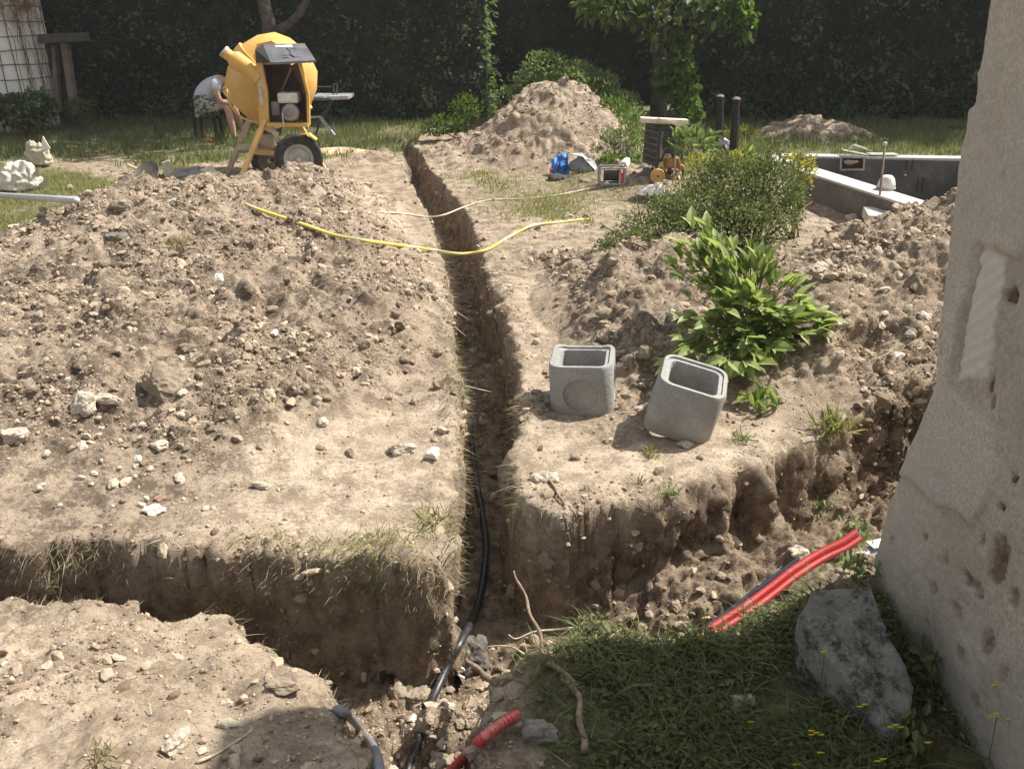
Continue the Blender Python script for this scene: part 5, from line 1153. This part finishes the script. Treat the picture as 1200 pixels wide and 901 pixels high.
# spout like cover with a grey end
c0, c1, c2 = a(305, 92, .05), a(275, 70, .05), a(264, 62, .05)
ch = MB().tube([c0, a(290, 80, .05), c1, a(271, 67, .05)], [.07, .08, .088, .06], 14).tube([a(272, 68, .05), c2], .055, 14).build('cover_arm', YEL, mx, angle=40)
MB().tube([c2, a(262, 60, .05)], .062, 14).build('end_cap', CHR, ch, angle=40)
m = MB(); m.poly([a(301, 52, .25), a(318, 48, .25), a(330, 56, .25), a(330, 75, .25), a(301, 77, .25), a(297, 66, .25)], thick=(0, .3, 0)); m.build('gear_guard', YEL, mx)
# housing: open box with yellow edges
def plate(pts, th, nm, mat, par=mx): 
    m = MB(); m.poly(pts, thick=(0, th, 0)); return m.build(nm, mat, par)
plate([a(300, 74), a(306, 73), a(313, 108), a(315, 147), a(304, 147), a(302, 110)], .05, 'side_post', YEL)
plate([a(303, 104, -.012), a(307, 104, -.012), a(309, 124, -.012), a(305, 124, -.012)], .01, 'label_strip', CHR)
MB().beam(a(314, 146), a(362, 146.5), .07, .035).build('base_rail', YEL, mx)
plate([a(349, 72), a(352, 73), a(362, 110), a(363, 147), a(360, 147), a(359, 110)], .04, 'side_panel', YEL)
m = MB(); m.poly([a(349, 73, .02), a(360, 112, .02), a(361, 146, .02), a(352, 141, .42), a(350, 108, .42), a(339, 78, .42)]); m.build('inner_side_panel', BROWN, mx)
plate([a(305, 74, .42), a(340, 74, .42), a(351, 108, .42), a(353, 143, .42), a(308, 143, .42)], .02, 'back_panel', BROWN)
plate([a(306, 73, .02), a(312, 73, .45), a(318, 146, .45), a(314, 146, .02)][:4], .01, 'inner_panel', BLKM)
hd = MB(); q4 = [a(308, 52, .05), a(357, 51, .30), a(370, 71, .02), a(317, 73.5, -.16)]
hd.poly([q4[0], q4[1], q4[2], q4[3]], thick=(0, .0, -.02)); hood = hd.build('hood', simple('hood_black', (.09, .09, .10), .35, .6, var=.3, scale=6, dirt=(.22, .2, .19, .5)), mx)
plate([a(299, 58, -.02), a(308, 52, .05), a(317, 73.5, -.15), a(300, 74, -.02)], .03, 'hood_cheek', BLKM)
nh = (q4[1]-q4[0]).cross(q4[3]-q4[0]).normalized(); nh = nh if nh.y < 0 or nh.z > 0 else -nh
if nh.z < 0: nh = -nh
def hp(u, v, o_=.004): return q4[0]*(1-u)*(1-v)+q4[1]*u*(1-v)+q4[3]*(1-u)*v+q4[2]*u*v+nh*o_
for s0 in (.30, .57):
    for r_ in range(5):
        MB().beam(hp(s0, .33+.12*r_), hp(s0+.13, .33+.12*r_), .012, .006, up=nh).build('vent_slot', BLKM, hood)
MB().beam(hp(.26, .18), hp(.66, .16), .035, .004, up=nh).build('white_strip', simple('strip_white', (.6, .6, .6), .6), hood)
MB().tube([hp(.49, .3), hp(.53, .5), hp(.50, .68), hp(.56, .8)], .012, 6).build('scratch_mark', BLKM, hood)
# engine
eb = MB().box(a(333, 132, .2), (.26, .22, .20), bevel=.02).build('engine_block', simple('engine', (.06, .045, .04), .6, .3, dirt=(.16, .1, .08, .6)), mx)
MB().box(a(339, 114.5, .12), (.205, .16, .10), bevel=.022).build('fuel_tank', simple('tank_cream', (.66, .62, .52), .4, .4, dirt=(.4, .33, .22, .3)), mx)
MB().lathe([(.02, 0), (.024, .006), (.02, .02), (0, .02)], 12).build('fuel_cap', BLKM, mx).location = a(337, 108, .1)
Mf = Matrix.Translation(a(340, 132.5, .0)) @ Matrix.Rotation(math.pi/2, 4, 'X')
st_ = MB().lathe([(0, .03), (.03, .03), (.034, .022), (.07, .02), (.082, .008), (.085, -.05)], 28, Mf).build('starter_housing', simple('starter_grey', (.26, .23, .21), .5, .4), mx, angle=30)
for k in range(20):
    t = k/20*2*math.pi; MB().beam(Mf @ Vector((.042*math.cos(t), .042*math.sin(t), .024)), Mf @ Vector((.066*math.cos(t), .066*math.sin(t), .024)), .007, .006, up=(0, -1, 0)).build('cooling_fin', CHR, st_)
MB().tube([a(331, 131, -.05), a(331, 136, -.06), a(333, 148, -.06), a(333, 155, -.03)], .008, 6).build('lever', CHR, mx, smooth=True)
MB().beam(a(328, 112, .3), a(342, 80, .3), .04, .02).build('belt_strut', simple('strut_grey', (.2, .19, .18), .5), mx)
for k in range(5): MB().box(a(318+k*2.6, 121+4*(k % 3), .1), (.025, .03, .02+.008*(k % 3)), bevel=.004).build('engine_fitting', CHR if k % 2 else BLKM, eb)
MB().box(a(324, 127, .08), (.08, .1, .13), bevel=.01).build('cylinder_head', simple('head_grey', (.16, .13, .12), .6, metal=.3), eb)
# tilt hand wheel
wc = a(300, 100, .3); pts = []
for k in range(17):
    t = math.radians(178+k*7.0); pts.append(a(305+39*math.cos(t), 106-38*math.sin(t), .12))
MB().tube(pts, .010, 7, True).build('tilt_wheel', YEL, mx, smooth=True)
# legs
MB().beam(a(311, 140, .02), a(279, 217, -.10), .045, .075, up=(0, 1, 0)).build('leg', YDUST, mx)
MB().beam(a(293, 138, .45), a(266, 205, .55), .045, .085, up=(0, 1, 0)).build('leg', TAN, mx)
MB().beam(a(352, 148, .25), a(382, 203, .30), .05, .045, up=(0, 1, 0)).build('leg', YDUST, mx)
MB().beam(a(280, 173, .45), a(300, 171, .1), .05, .06).build('cross_rail', TAN, mx)
MB().beam(a(299, 178, .1), a(326, 180, .2), .05, .05).build('cross_rail', YDUST, mx)
MB().beam(a(281, 178, .5), a(326, 172, .4), .04, .04).build('cross_rail', TAN, mx)
MB().box(a(313, 166, .3), (.13, .2, .12), bevel=.01).build('gearbox', TAN, mx)
MB().beam(a(316, 151, .1), a(326, 158, .1), .03, .05).build('pedal_bracket', CHR, mx)
MB().beam(a(345, 158, .0), a(362, 157, -.05), .09, .012).build('mudguard', YEL, mx); MB().beam(a(362, 157, -.05), a(371, 164, -.05), .09, .012).build('mudguard', YEL, mx)
MB().beam(a(298, 159, .1), a(305, 150, .1), .02, .03).build('catch_lever', YEL, mx)
MB().beam(a(346, 190, -.05), a(338, 160, .1), .04, .05).build('axle_bracket', BROWN, mx)
def wheel(cx, cy, dy, r, par, wd=.10, rx=1.0, rimc=GRIM):
    c = a(cx, cy, dy); Mw = Matrix.Translation(c) @ Matrix.Rotation(R(14), 4, 'Z') @ Matrix.Rotation(math.pi/2, 4, 'X')
    w0 = empty('wheel', c*0); w0.parent = par; w0.empty_display_size = .05
    MB().lathe([(r*.60, -wd*.38), (r*.72, -wd*.5), (r*.93, -wd*.45), (r, -wd*.25), (r, wd*.25), (r*.93, wd*.45), (r*.72, wd*.5), (r*.60, wd*.38), (r*.60, -wd*.38)], 36, Mw).build('tyre', RUB, w0, angle=35)
    MB().lathe([(0, wd*.10), (r*.15, wd*.12), (r*.42, wd*.05), (r*.5, wd*.3), (r*.61, wd*.40), (r*.61, -wd*.38), (0, -wd*.35)], 30, Mw).build('rim', rimc, w0, angle=30)
    MB().lathe([(0, wd*.62), (r*.09, wd*.6), (r*.14, wd*.3), (r*.14, 0)], 12, Mw).build('hub', CHR, w0, angle=40)
wheel(350, 186, -.05, .240, mx); wheel(316, 188, .75, .20, mx, rimc=simple('far_rim', (.12, .1, .08), .8))
MB().tube([a(350, 186, -.05), a(316, 188, .75)], .02, 8).build('axle', BLKM, mx)

# ------------------------------------------------------------------ skinned figures
def skinned(name, pts, edges, rad, mat, parent, sub=2, root=0):
    me = bpy.data.meshes.new(name); bm = bmesh.new(); ly = bm.verts.layers.skin.verify()
    vs = [bm.verts.new(p) for p in pts]
    for i, v_ in enumerate(vs):
        r = rad[i]; v_[ly].radius = (r, r) if not isinstance(r, tuple) else r
        if i == root: v_[ly].use_root = True
    for p_, q_ in edges: bm.edges.new((vs[p_], vs[q_]))
    bm.to_mesh(me); bm.free(); o = bpy.data.objects.new(name, me); C.objects.link(o)
    s_ = o.modifiers.new('skin', 'SKIN'); s_.use_smooth_shade = True; ss = o.modifiers.new('sub', 'SUBSURF'); ss.levels = sub; ss.render_levels = sub
    bpy.context.view_layer.update(); dg = bpy.context.evaluated_depsgraph_get(); m2 = bpy.data.meshes.new_from_object(o.evaluated_get(dg)); o.modifiers.clear(); o.data = m2
    m2.materials.clear(); m2.materials.append(mat); o.parent = parent; return o
py_ = 12.4; pb = PY(264, 160, py_); pb.z = gz(pb.x, py_)
pe_ = empty('person', pb, 'person in pale grey T-shirt and patterned shorts sitting bent forward on the back lawn', 'person')
skin = simple('skin', (.42, .24, .17), .6, .3, var=.08); hairm = simple('hair', (.05, .035, .025), .8)
def W(zx, zy, y=0.0): return Vector(((zx-400)*.00112, y, (875-zy)*.00112))
B = [W(190,445), W(215,370), W(290,270), W(370,200), W(420,178), W(465,190), W(520,205), W(560,215),      # 0-7 pelvis..neck, head
     W(215,455,-.10), W(505,470,-.12), W(530,640,-.12), W(548,800,-.12), W(556,845,-.12), W(640,862,-.12), # 8-13 near leg
     W(215,455,.10), W(500,480,.14), W(540,650,.15), W(590,800,.15), W(600,845,.15), W(690,862,.15),       # 14-19
     W(405,225,-.17), W(425,330,-.21), W(455,420,-.19), W(560,440,-.10), W(620,450,-.06),                 # 20-24 near arm, hand
     W(405,225,.17), W(430,330,.22), W(470,420,.20), W(560,450,.06), W(620,455,.02)]
E = [(0,1),(1,2),(2,3),(3,4),(4,5),(5,6),(6,7),(0,8),(8,9),(9,10),(10,11),(11,12),(12,13),(0,14),(14,15),(15,16),(16,17),(17,18),(18,19),(3,20),(20,21),(21,22),(22,23),(23,24),(3,25),(25,26),(26,27),(27,28),(28,29)]
Rr = [.13,.125,.125,.125,.07,.052,.085,.09, .085,.058,.056,.036,.035,.03, .085,.058,.056,.036,.035,.03, .05,.042,.038,.026,.034, .05,.042,.038,.026,.034]
n0 = len(B)
for hb, sy in ((24, -1), (29, 1)):   # five fingers each
    for k, L_ in enumerate((.062, .072, .068, .055, .045)):
        base = B[hb]; off = Vector((.03, sy*(.024-.014*k)*1.0, .01 if k else .0)); 
        B += [base+off, base+off+Vector((L_*.55, 0, -.012)), base+off+Vector((L_*.8, 0, -.035))]; i3 = len(B); E += [(hb, i3-3), (i3-3, i3-2), (i3-2, i3-1)]; Rr += [.009, .0085, .007]
body = skinned('body', B, E, Rr, skin, pe_)
sp = [W(175,440), W(205,365), W(285,270), W(365,205), W(425,178), W(405,225,-.16), W(425,300,-.215), W(405,225,.16), W(430,300,.22)]
shirt = NT('shirt', .9, .1); shirt.col(shirt.mix(shirt.ramp(shirt.noise(14, 5, .7), .3, .7), (.40, .41, .45), (.55, .56, .60))); shirt.bump(shirt.noise(9, 3), .6, .03)
skinned('t_shirt', sp, [(0,1),(1,2),(2,3),(3,4),(3,5),(5,6),(3,7),(7,8)], [.150,.152,.152,.145,.085,.075,.066,.075,.066], shirt.m, pe_)
camo = NT('patterned_cloth', .9, .1); camo.col(camo.mix(camo.ramp(camo.noise(20, 2, .5), .46, .54), (.09, .09, .07), (.34, .33, .27)))
skinned('shorts', [W(185,455), W(230,470,-.10), W(440,485,-.12), W(230,470,.10), W(440,490,.135)], [(0,1),(1,2),(0,3),(3,4)], [.148,.108,.085,.108,.085], camo.m, pe_)
for y_, x0_ in ((-.12, 0), (.15, 45)): skinned('shoe', [W(545+x0_,845,y_), W(600+x0_,858,y_), W(650+x0_,866,y_)], [(0,1),(1,2)], [.045,.042,.032], simple('shoe_dark', (.07, .07, .075), .8), pe_)
skinned('hair', [W(545,195), W(590,200)], [(0,1)], [.092,.085], hairm, pe_)
for (zx, zy, yy, r_) in ((628, 235, 0, .018), ):
    skinned('nose', [W(600,235), W(zx, zy+6)], [(0,1)], [.02,.014], skin, pe_)
for s_ in (-1, 1):
    skinned('ear', [W(560,225,s_*.085), W(555,240,s_*.092)], [(0,1)], [.014,.010], skin, pe_)
    MB().lathe([(0,-.006),(.01,-.004),(.012,0),(.01,.004),(0,.006)], 10).build('eye', simple('eye_dark', (.03,.02,.02), .3), pe_).location = W(622,215,s_*.035)
MB().tube([W(628,262,-.03), W(634,262,0), W(628,262,.03)], .006, 6).build('mouth', simple('lips', (.3,.12,.1), .6), pe_)
st = empty('stool', (pb.x-.22, py_, gz(pb.x-.22, py_)), 'low dark stool under the seated person on the back lawn', 'stool'); dk = simple('dark_wood', (.03, .026, .022), .9)
MB().box((0, 0, .30), (.34, .32, .035), bevel=.008).build('seat', dk, st)
for u in (-1, 1):
    for v_ in (-1, 1): MB().beam((u*.13, v_*.12, .29), (u*.15, v_*.14, -.02), .035, .035).build('leg', dk, st)
q = PY(241, 157.5, 12.1); q.z = gz(q.x, 12.1)
e = empty('hand_tool', q, 'small tool with bright orange red handle lying in the grass beside the seated person', 'hand tool')
MB().tube([(-.03, 0, .035), (.045, -.02, .03), (.085, -.03, .022)], [.022, .026, .018], 9).build('handle', simple('orange_red', (.85, .10, .06), .5), e, smooth=True)
MB().beam((-.03, 0, .035), (-.10, .02, .03), .03, .008).build('blade', simple('pale_blade', (.4, .5, .42), .5), e)

# ------------------------------------------------------------------ folding trestle with a grey slatted top
tq = PY(385, 150, 11.6); tq.z = gz(tq.x, 11.6)
e = empty('garden_trestle', tq, 'grey metal trestle table with slatted end behind the right side of the cement mixer', 'trestle table')
def t_(px, py, dy=0): return PY(px, py, 11.6+dy)-tq
gm = simple('dull_grey_metal', (.36, .37, .38), .5, .4, metal=.3, dirt=(.2, .18, .16, .4)); gd = simple('dark_grey_metal', (.08, .08, .08), .6, .3)
MB().beam(t_(386, 113.5), t_(411.5, 113), .42, .045, bevel=.006).build('table_top', gm, e)
for k in range(6): MB().box(t_(370+k*2.7, 113.5), (.016, .42, .05)).build('slat', gm, e)
MB().beam(t_(368, 111, .2), t_(388, 111, .2), .02, .02).build('side_rail', gm, e); MB().beam(t_(368, 116, -.2), t_(388, 116, -.2), .02, .02).build('side_rail', gd, e)
MB().beam(t_(391, 117, 0), t_(378, 136, 0), .03, .02).build('leg', gd, e); MB().beam(t_(375, 137, -.1), t_(392, 159, -.15), .035, .03).build('leg', gm, e); MB().beam(t_(377, 137, .2), t_(370, 158, .2), .03, .03).build('leg', gd, e)
MB().beam(t_(364, 137.5), t_(376, 137), .03, .025).build('stretcher', gm, e)
MB().tube([t_(391, 111), t_(391, 99), t_(395, 98), t_(395, 111)], .010, 6).build('clamp', gd, e); MB().tube([t_(370, 102), t_(388, 102)], .008, 6).build('top_rail', gd, e); MB().tube([t_(370, 102), t_(370, 112)], .008, 6).build('top_rail', gd, e)

# ------------------------------------------------------------------ wheeled motor pump with a black crate
yc = 8.65; cq = PY(778, 221, yc); cq.z = gz(cq.x, yc)
e = empty('crate_cart', cq, 'small two wheeled rusty engine cart carrying a black slatted crate', 'cart')
def c_(px, py, dy=0): return PY(px, py, yc+dy)-cq
bk = simple('crate_black', (.045, .043, .042), .55, .35, dirt=(.12, .11, .1, .6)); rust = simple('rusty_orange', (.36, .17, .06), .7, .2, var=.35, scale=18, dirt=(.18, .1, .06, .6))
plate([c_(757,147,.1), c_(774,150,-.05), c_(769,196,-.05), c_(753,190,.1)], .03, 'crate_side', bk, e)
for k in range(6): MB().beam(c_(756.4-.7*k, 152+7*k, .08), c_(773.4-.9*k, 156+7.4*k, -.07), .012, .014).build('crate_rib', simple('rib_grey', (.10, .10, .095), .5) if k == 0 else bpy.data.materials['rib_grey'], e)
MB().beam(c_(774,150,-.06), c_(769,197,-.06), .035, .035).build('crate_post', bk, e); MB().beam(c_(791,150,-.02), c_(788,186,-.02), .03, .03).build('crate_post', bk, e); MB().beam(c_(800,151,.1), c_(798,186,.1), .03, .03).build('crate_post', bk, e)
plate([c_(775,150,.28), c_(800,151,.28), c_(798,188,.28), c_(771,190,.28)], .02, 'crate_back', bk, e)
MB().beam(c_(775.5,152,-.07), c_(774,186,-.07), .01, .008).build('crate_rail', CHR, e); MB().tube([c_(777,154,-.05), c_(774,170,-.06), c_(777,178,-.05), c_(773,186,-.06)], .006, 6).build('chain', CHR, e)
for (p0, p1, r_) in (((757,147),(774,151),.012), ((757,146),(800,147),.012), ((774,150),(802,150),.014), ((774,173),(802,174),.014), ((765,143),(812,150),.008)): MB().tube([c_(*p0,-.05), c_(*p1,-.05)], r_, 7).build('frame_bar', bk, e)
MB().tube([c_(796,147,-.05), c_(818,147,-.05), c_(817,160,-.05)], .013, 7).build('handle', bk, e)
plate([c_(778,152,.0), c_(790,152,.0), c_(788,176,.0), c_(777,176,.0)], .02, 'inner_box', simple('inner_box', (.07, .075, .07), .5), e)
wheel_ = lambda px, py, dy, r, par, mt, w_: None
Mt = Matrix.Translation(c_(759.5, 209, .05)) @ Matrix.Rotation(R(62), 4, 'Z') @ Matrix.Rotation(math.pi/2, 4, 'X')
MB().lathe([(.05, -.045), (.085, -.055), (.108, -.04), (.112, 0), (.108, .04), (.085, .055), (.05, .045), (.05, -.045)], 28, Mt).build('tyre', simple('dusty_tyre', (.13, .12, .115), .85, .15, dirt=(.25, .22, .2, .5)), e, angle=35)
MB().lathe([(0, -.03), (.055, -.03), (.055, .03), (0, .03)], 16, Mt).build('wheel_hub', rust, e)
Mt = Matrix.Translation(c_(770.5, 206.5, -.12)) @ Matrix.Rotation(R(10), 4, 'Z') @ Matrix.Rotation(math.pi/2, 4, 'X')
pu = MB().lathe([(0, .012), (.06, .012), (.066, .018), (.073, .012), (.073, -.02), (0, -.02)], 28, Mt).build('pulley_disc', simple('ochre_disc', (.58, .36, .12), .65, .3, dirt=(.4, .28, .14, .5)), e, angle=35)
MB().lathe([(0, .03), (.008, .03), (.01, .012)], 10, Mt).build('axle_nut', BLKM, pu)
MB().box(c_(787, 190, .05), (.14, .18, .10), bevel=.012).build('motor', rust, e); MB().box(c_(783, 183, .0), (.05, .1, .03), bevel=.006).build('motor_bracket', CHR, e)
MB().tube([c_(791,178,-.04), c_(791,200,-.04)], .010, 7).build('pipe', CHR, e)
for k, (x, y, r_) in enumerate(((777,199,.028),(786,201,.03),(794,203,.024),(798,196,.03),(792,210,.045))):
    Mk = Matrix.Translation(c_(x, y, -.05)) @ Matrix.Rotation(math.pi/2, 4, 'X'); MB().lathe([(0, .03), (r_*.7, .03), (r_, .01), (r_, -.04), (0, -.04)], 14, Mk).build('motor_part', (rust, BLKM, CHR, rust, YDUST)[k], e)
MB().tube([c_(762,217,.0), c_(800,218,.0)], .014, 7).build('chassis_bar', rust, e); MB().tube([c_(765,196,.0), c_(762,217,.0)], .012, 7).build('chassis_bar', BLKM, e); MB().tube([c_(800,190,.1), c_(801,219,.1)], .012, 7).build('chassis_bar', BLKM, e)
wdp = simple('pale_plank', (.62, .53, .40), .8, .2, var=.15, scale=20)
o = MB().beam(Vector((0, 0, 0)), PY(805.5, 142, yc)-PY(750.5, 139.5, yc), .12, .045, bevel=.004).build('plank', wdp); o.location = PY(750.5, 140.5, yc); tag(o, 'pale wooden plank lying across the top of the black crate', 'plank')
o = MB().beam(Vector((0, 0, 0)), PY(799, 147, yc-.05)-PY(771, 139, yc-.1), .03, .02).build('lath', wdp); o.location = PY(771, 139.5, yc-.1); tag(o, 'short thin lath slanting down from the plank on the crate', 'lath')
# cable reel
rq = P(716, 224); rq.z = gz(rq.x, rq.y); e = empty('cable_reel', rq, 'small cable reel in a grey tube frame with a red side', 'cable reel')
fr = simple('frame_grey', (.34, .34, .33), .4, .5, metal=.4)
for y_ in (-.07, .07): MB().tube(smooth([(-.12, y_, .01), (-.125, y_, .02), (-.12, y_, .15), (-.10, y_, .165), (.10, y_, .165), (.125, y_, .15), (.12, y_, .02), (.10, y_, .01), (-.12, y_, .01)], 3), .0085, 7).build('frame', fr, e, smooth=True)
for x_ in (-.11, .11): MB().tube([(x_, -.07, .012), (x_, .07, .012)], .008, 6).build('frame_foot', fr, e)
Mr = Matrix.Translation(Vector((0, 0, .085))) @ Matrix.Rotation(math.pi/2, 4, 'Y')
MB().lathe([(0, -.075), (.062, -.075), (.062, -.068), (.05, -.066), (.052, .055), (.062, .058), (.062, .066), (0, .066)], 24, Mr).build('drum', simple('wound_cable', (.04, .038, .036), .6, bump=.6, bscale=90), e, angle=35)
MB().lathe([(0, .068), (.058, .068), (.058, .088), (.0, .09)], 24, Mr).build('socket_plate', simple('reel_red', (.45, .06, .035), .5), e, angle=35)
MB().box((.085, -.072, .07), (.03, .008, .10), bevel=.003).build('red_handle', simple('reel_red2', (.50, .06, .04), .5), e)
MB().box((.07, -.074, .07), (.015, .006, .11)).build('pale_handle', CHR, e)
# crumpled bags and sacks
def bag(name, px, py, w_, h_, dp, mat, label, cat, seed, rz=0, parts=(), flat=0, dy=0):
    q = P(px, py); q.z = gz(q.x, q.y); e = empty(name, q, label, cat, rz=rz)
    v, f = ico(5); r = v/np.abs(v).max(axis=1)[:, None]*.35+v*.65
    hh = np.clip((r[:, 2]+1)/2, 0, 1)
    x = r[:, 0]*w_/2*(1-.25*hh); y = r[:, 1]*dp/2*(1-.45*hh); z = hh*h_
    k = pn(x*11+seed, y*11, z*11, seed); k2 = np.abs(pn(x*19+seed, y*19, z*19, seed+3))
    z = z*(1+.3*k*(hh > .3)-flat*np.abs(x)/w_)+.14*h_*k2*hh; x = x+.06*w_*pn(z*12, y*9+seed, x*5, 2)+.02*w_*pn(z*40, x*12, seed); y = y+dp*.10*pn(x*14, z*14, seed)-.03*np.abs(pn(x*22+seed, z*14, 2))
    add_mesh('sack', np.stack([x, y, np.maximum(z, -.01)], 1), f, mat, e, smooth=True); return e
cream = simple('paper_sack', (.44, .38, .29), .85, .15, var=.12, scale=6, dirt=(.40, .33, .24, .6)); creamw = simple('plastic_sack', (.54, .50, .42), .6, .3, var=.1, dirt=(.45, .37, .27, .6)); greyb = simple('grey_sack', (.22, .205, .19), .85, .2, var=.25, scale=10)
e = bag('cement_sack', 27, 222, .42, .26, .28, creamw, 'crumpled pale cement sack on the lawn near the left edge, the nearer one', 'sack', 3, rz=.3)
m = MB(); m.poly([Vector((.05, -.05, .1)), Vector((.20, -.12, .24)), Vector((.17, .02, .08))], thick=(.01, .02, 0)); m.poly([Vector((.1, -.1, .02)), Vector((.24, -.05, .12)), Vector((.2, .05, .0))], thick=(.01, .02, 0)); m.build('torn_flap', creamw, e)
e = bag('cement_sack', 48, 196, .34, .26, .2, cream, 'upright tan paper sack standing behind the crumpled pale one', 'sack', 8, rz=-.1)
m = MB(); m.poly([Vector((.1, -.08, .2)), Vector((.14, -.06, .34)), Vector((.17, -.02, .2))], thick=(0, .015, 0)); m.build('torn_flap', creamw, e)
e = bag('empty_sack', 228, 208, .55, .11, .30, greyb, 'flattened grey empty sack lying left of the mixer leg', 'sack', 5, flat=.3)
m = MB(); m.poly([Vector((-.30, -.05, 0)), Vector((-.33, 0, .16)), Vector((-.24, -.02, .19)), Vector((-.20, -.04, .07)), Vector((-.02, -.06, .06)), Vector((-.15, -.08, .0))], thick=(0, .02, .01)); m.build('raised_corner', cream, e)
m = MB(); m.poly([Vector((.05, -.05, .08)), Vector((.20, -.02, .13)), Vector((.27, -.06, .06)), Vector((.2, -.09, .05))], thick=(0, .02, .01)); m.build('raised_corner', creamw, e)
o = bag('sheet', 320, 221, .95, .03, .16, cream, 'strip of pale sheeting half covered by soil under the mixer', 'sheet', 12)
blue = simple('bag_blue', (.045, .22, .62), .55, .3, var=.15)
e = bag('blue_bag', 656, 206, .24, .20, .18, blue, 'bright blue bag with dark straps at the foot of the pointed heap', 'bag', 14, rz=.2)
for x_ in (-.03, .05): MB().tube([(x_-.02, -.10, .05), (x_, -.095, .12), (x_+.02, -.05, .19), (x_+.03, .02, .2)], .010, 6).build('strap', simple('strap_dark', (.03, .025, .04), .8) if x_ < 0 else bpy.data.materials['strap_dark'], e)
MB().box((-.115, -.07, .06), (.03, .03, .05), bevel=.008).build('red_tag', simple('tag_red', (.55, .08, .05), .6), e)
e = bag('grey_bag', 682, 207, .34, .17, .22, simple('bag_grey', (.20, .20, .205), .5, .4, var=.2), 'slumped dark grey bag with a light flap right of the blue bag', 'bag', 9, rz=-.3, flat=.5)
m = MB(); m.poly([Vector((-.12, -.05, .19)), Vector((.02, -.08, .17)), Vector((.17, -.11, .04)), Vector((.16, .0, .06)), Vector((-.02, .05, .19))], thick=(0, 0, .008)); m.build('flap', simple('flap_light', (.42, .42, .43), .4, .5), e)
e = bag('dark_cloth', 657, 212, .3, .05, .2, simple('cloth_dark', (.06, .055, .05), .9), 'dark rags under the blue bag', 'rag', 19)
e = bag('bundle', 851, 181, .30, .17, .2, simple('bundle_white', (.50, .50, .52), .7), 'white and grey bundle behind the rounded bush left of the post', 'bundle', 21)
e = bag('bundle', 834, 182, .26, .12, .2, simple('bundle_blue', (.09, .11, .15), .7), 'dark blue bundle behind the rounded bush', 'bundle', 25)
e = bag('red_cloth', 864, 189, .15, .12, .12, simple('cloth_red', (.62, .06, .10), .8), 'small bright pinkish red cloth at the foot of the post', 'cloth', 27)
# shovel
q = P(174, 207); q.z = gz(q.x, q.y)+.03; e = empty('shovel', q, 'dark round shovel blade with pale wooden handle lying on the heap crest', 'shovel')
MB().tube([Vector((-.04, .02, .02)), Vector((-.34, .32, .05))], .018, 8).build('handle', simple('ash_handle', (.55, .45, .33), .7), e)
m = MB(); ring = []; 
m.lathe([(0, .0), (.06, .004), (.11, .016), (.128, .035), (.125, .04), (.10, .022), (0, .006)], 22); bl = m.build('blade', simple('blade_dark', (.09, .082, .07), .55, .4, metal=.3, dirt=(.18, .14, .1, .6)), e, angle=50); bl.scale = (1.1, 1.25, 1); bl.rotation_euler = (R(38), R(-8), 0)
# flat stone slab and pale rock beside the cart
stone(762, 231, 46, 'broad flat pale slab of stone in front of the crate cart', 'stone_white', .42, 1, sink=.1, tilt=.05)
stone(775, 229, 22, 'grey stone piece lying on the right end of the flat pale slab', 'stone_pale', .5, 3, z=.05)
stone(731, 193, 17, 'cream boulder in the weeds between bags and crate cart', 'stone_white', .95, 4, tilt=.1)
# sand patch behind the mixer
v, f = rock_shape(4, 77, .12, .16, 2); q = P(398, 184); o = add_mesh('sand_heap', v*np.array([.42, .34, .5]), f, simple('pinkish_sand', (.50, .36, .25), .95, .1, var=.1, scale=12, bump=.4), smooth=True); o.location = (q.x, q.y, gz(q.x, q.y)-.02); tag(o, 'low spread of pinkish sand right of the mixer wheel', 'sand')
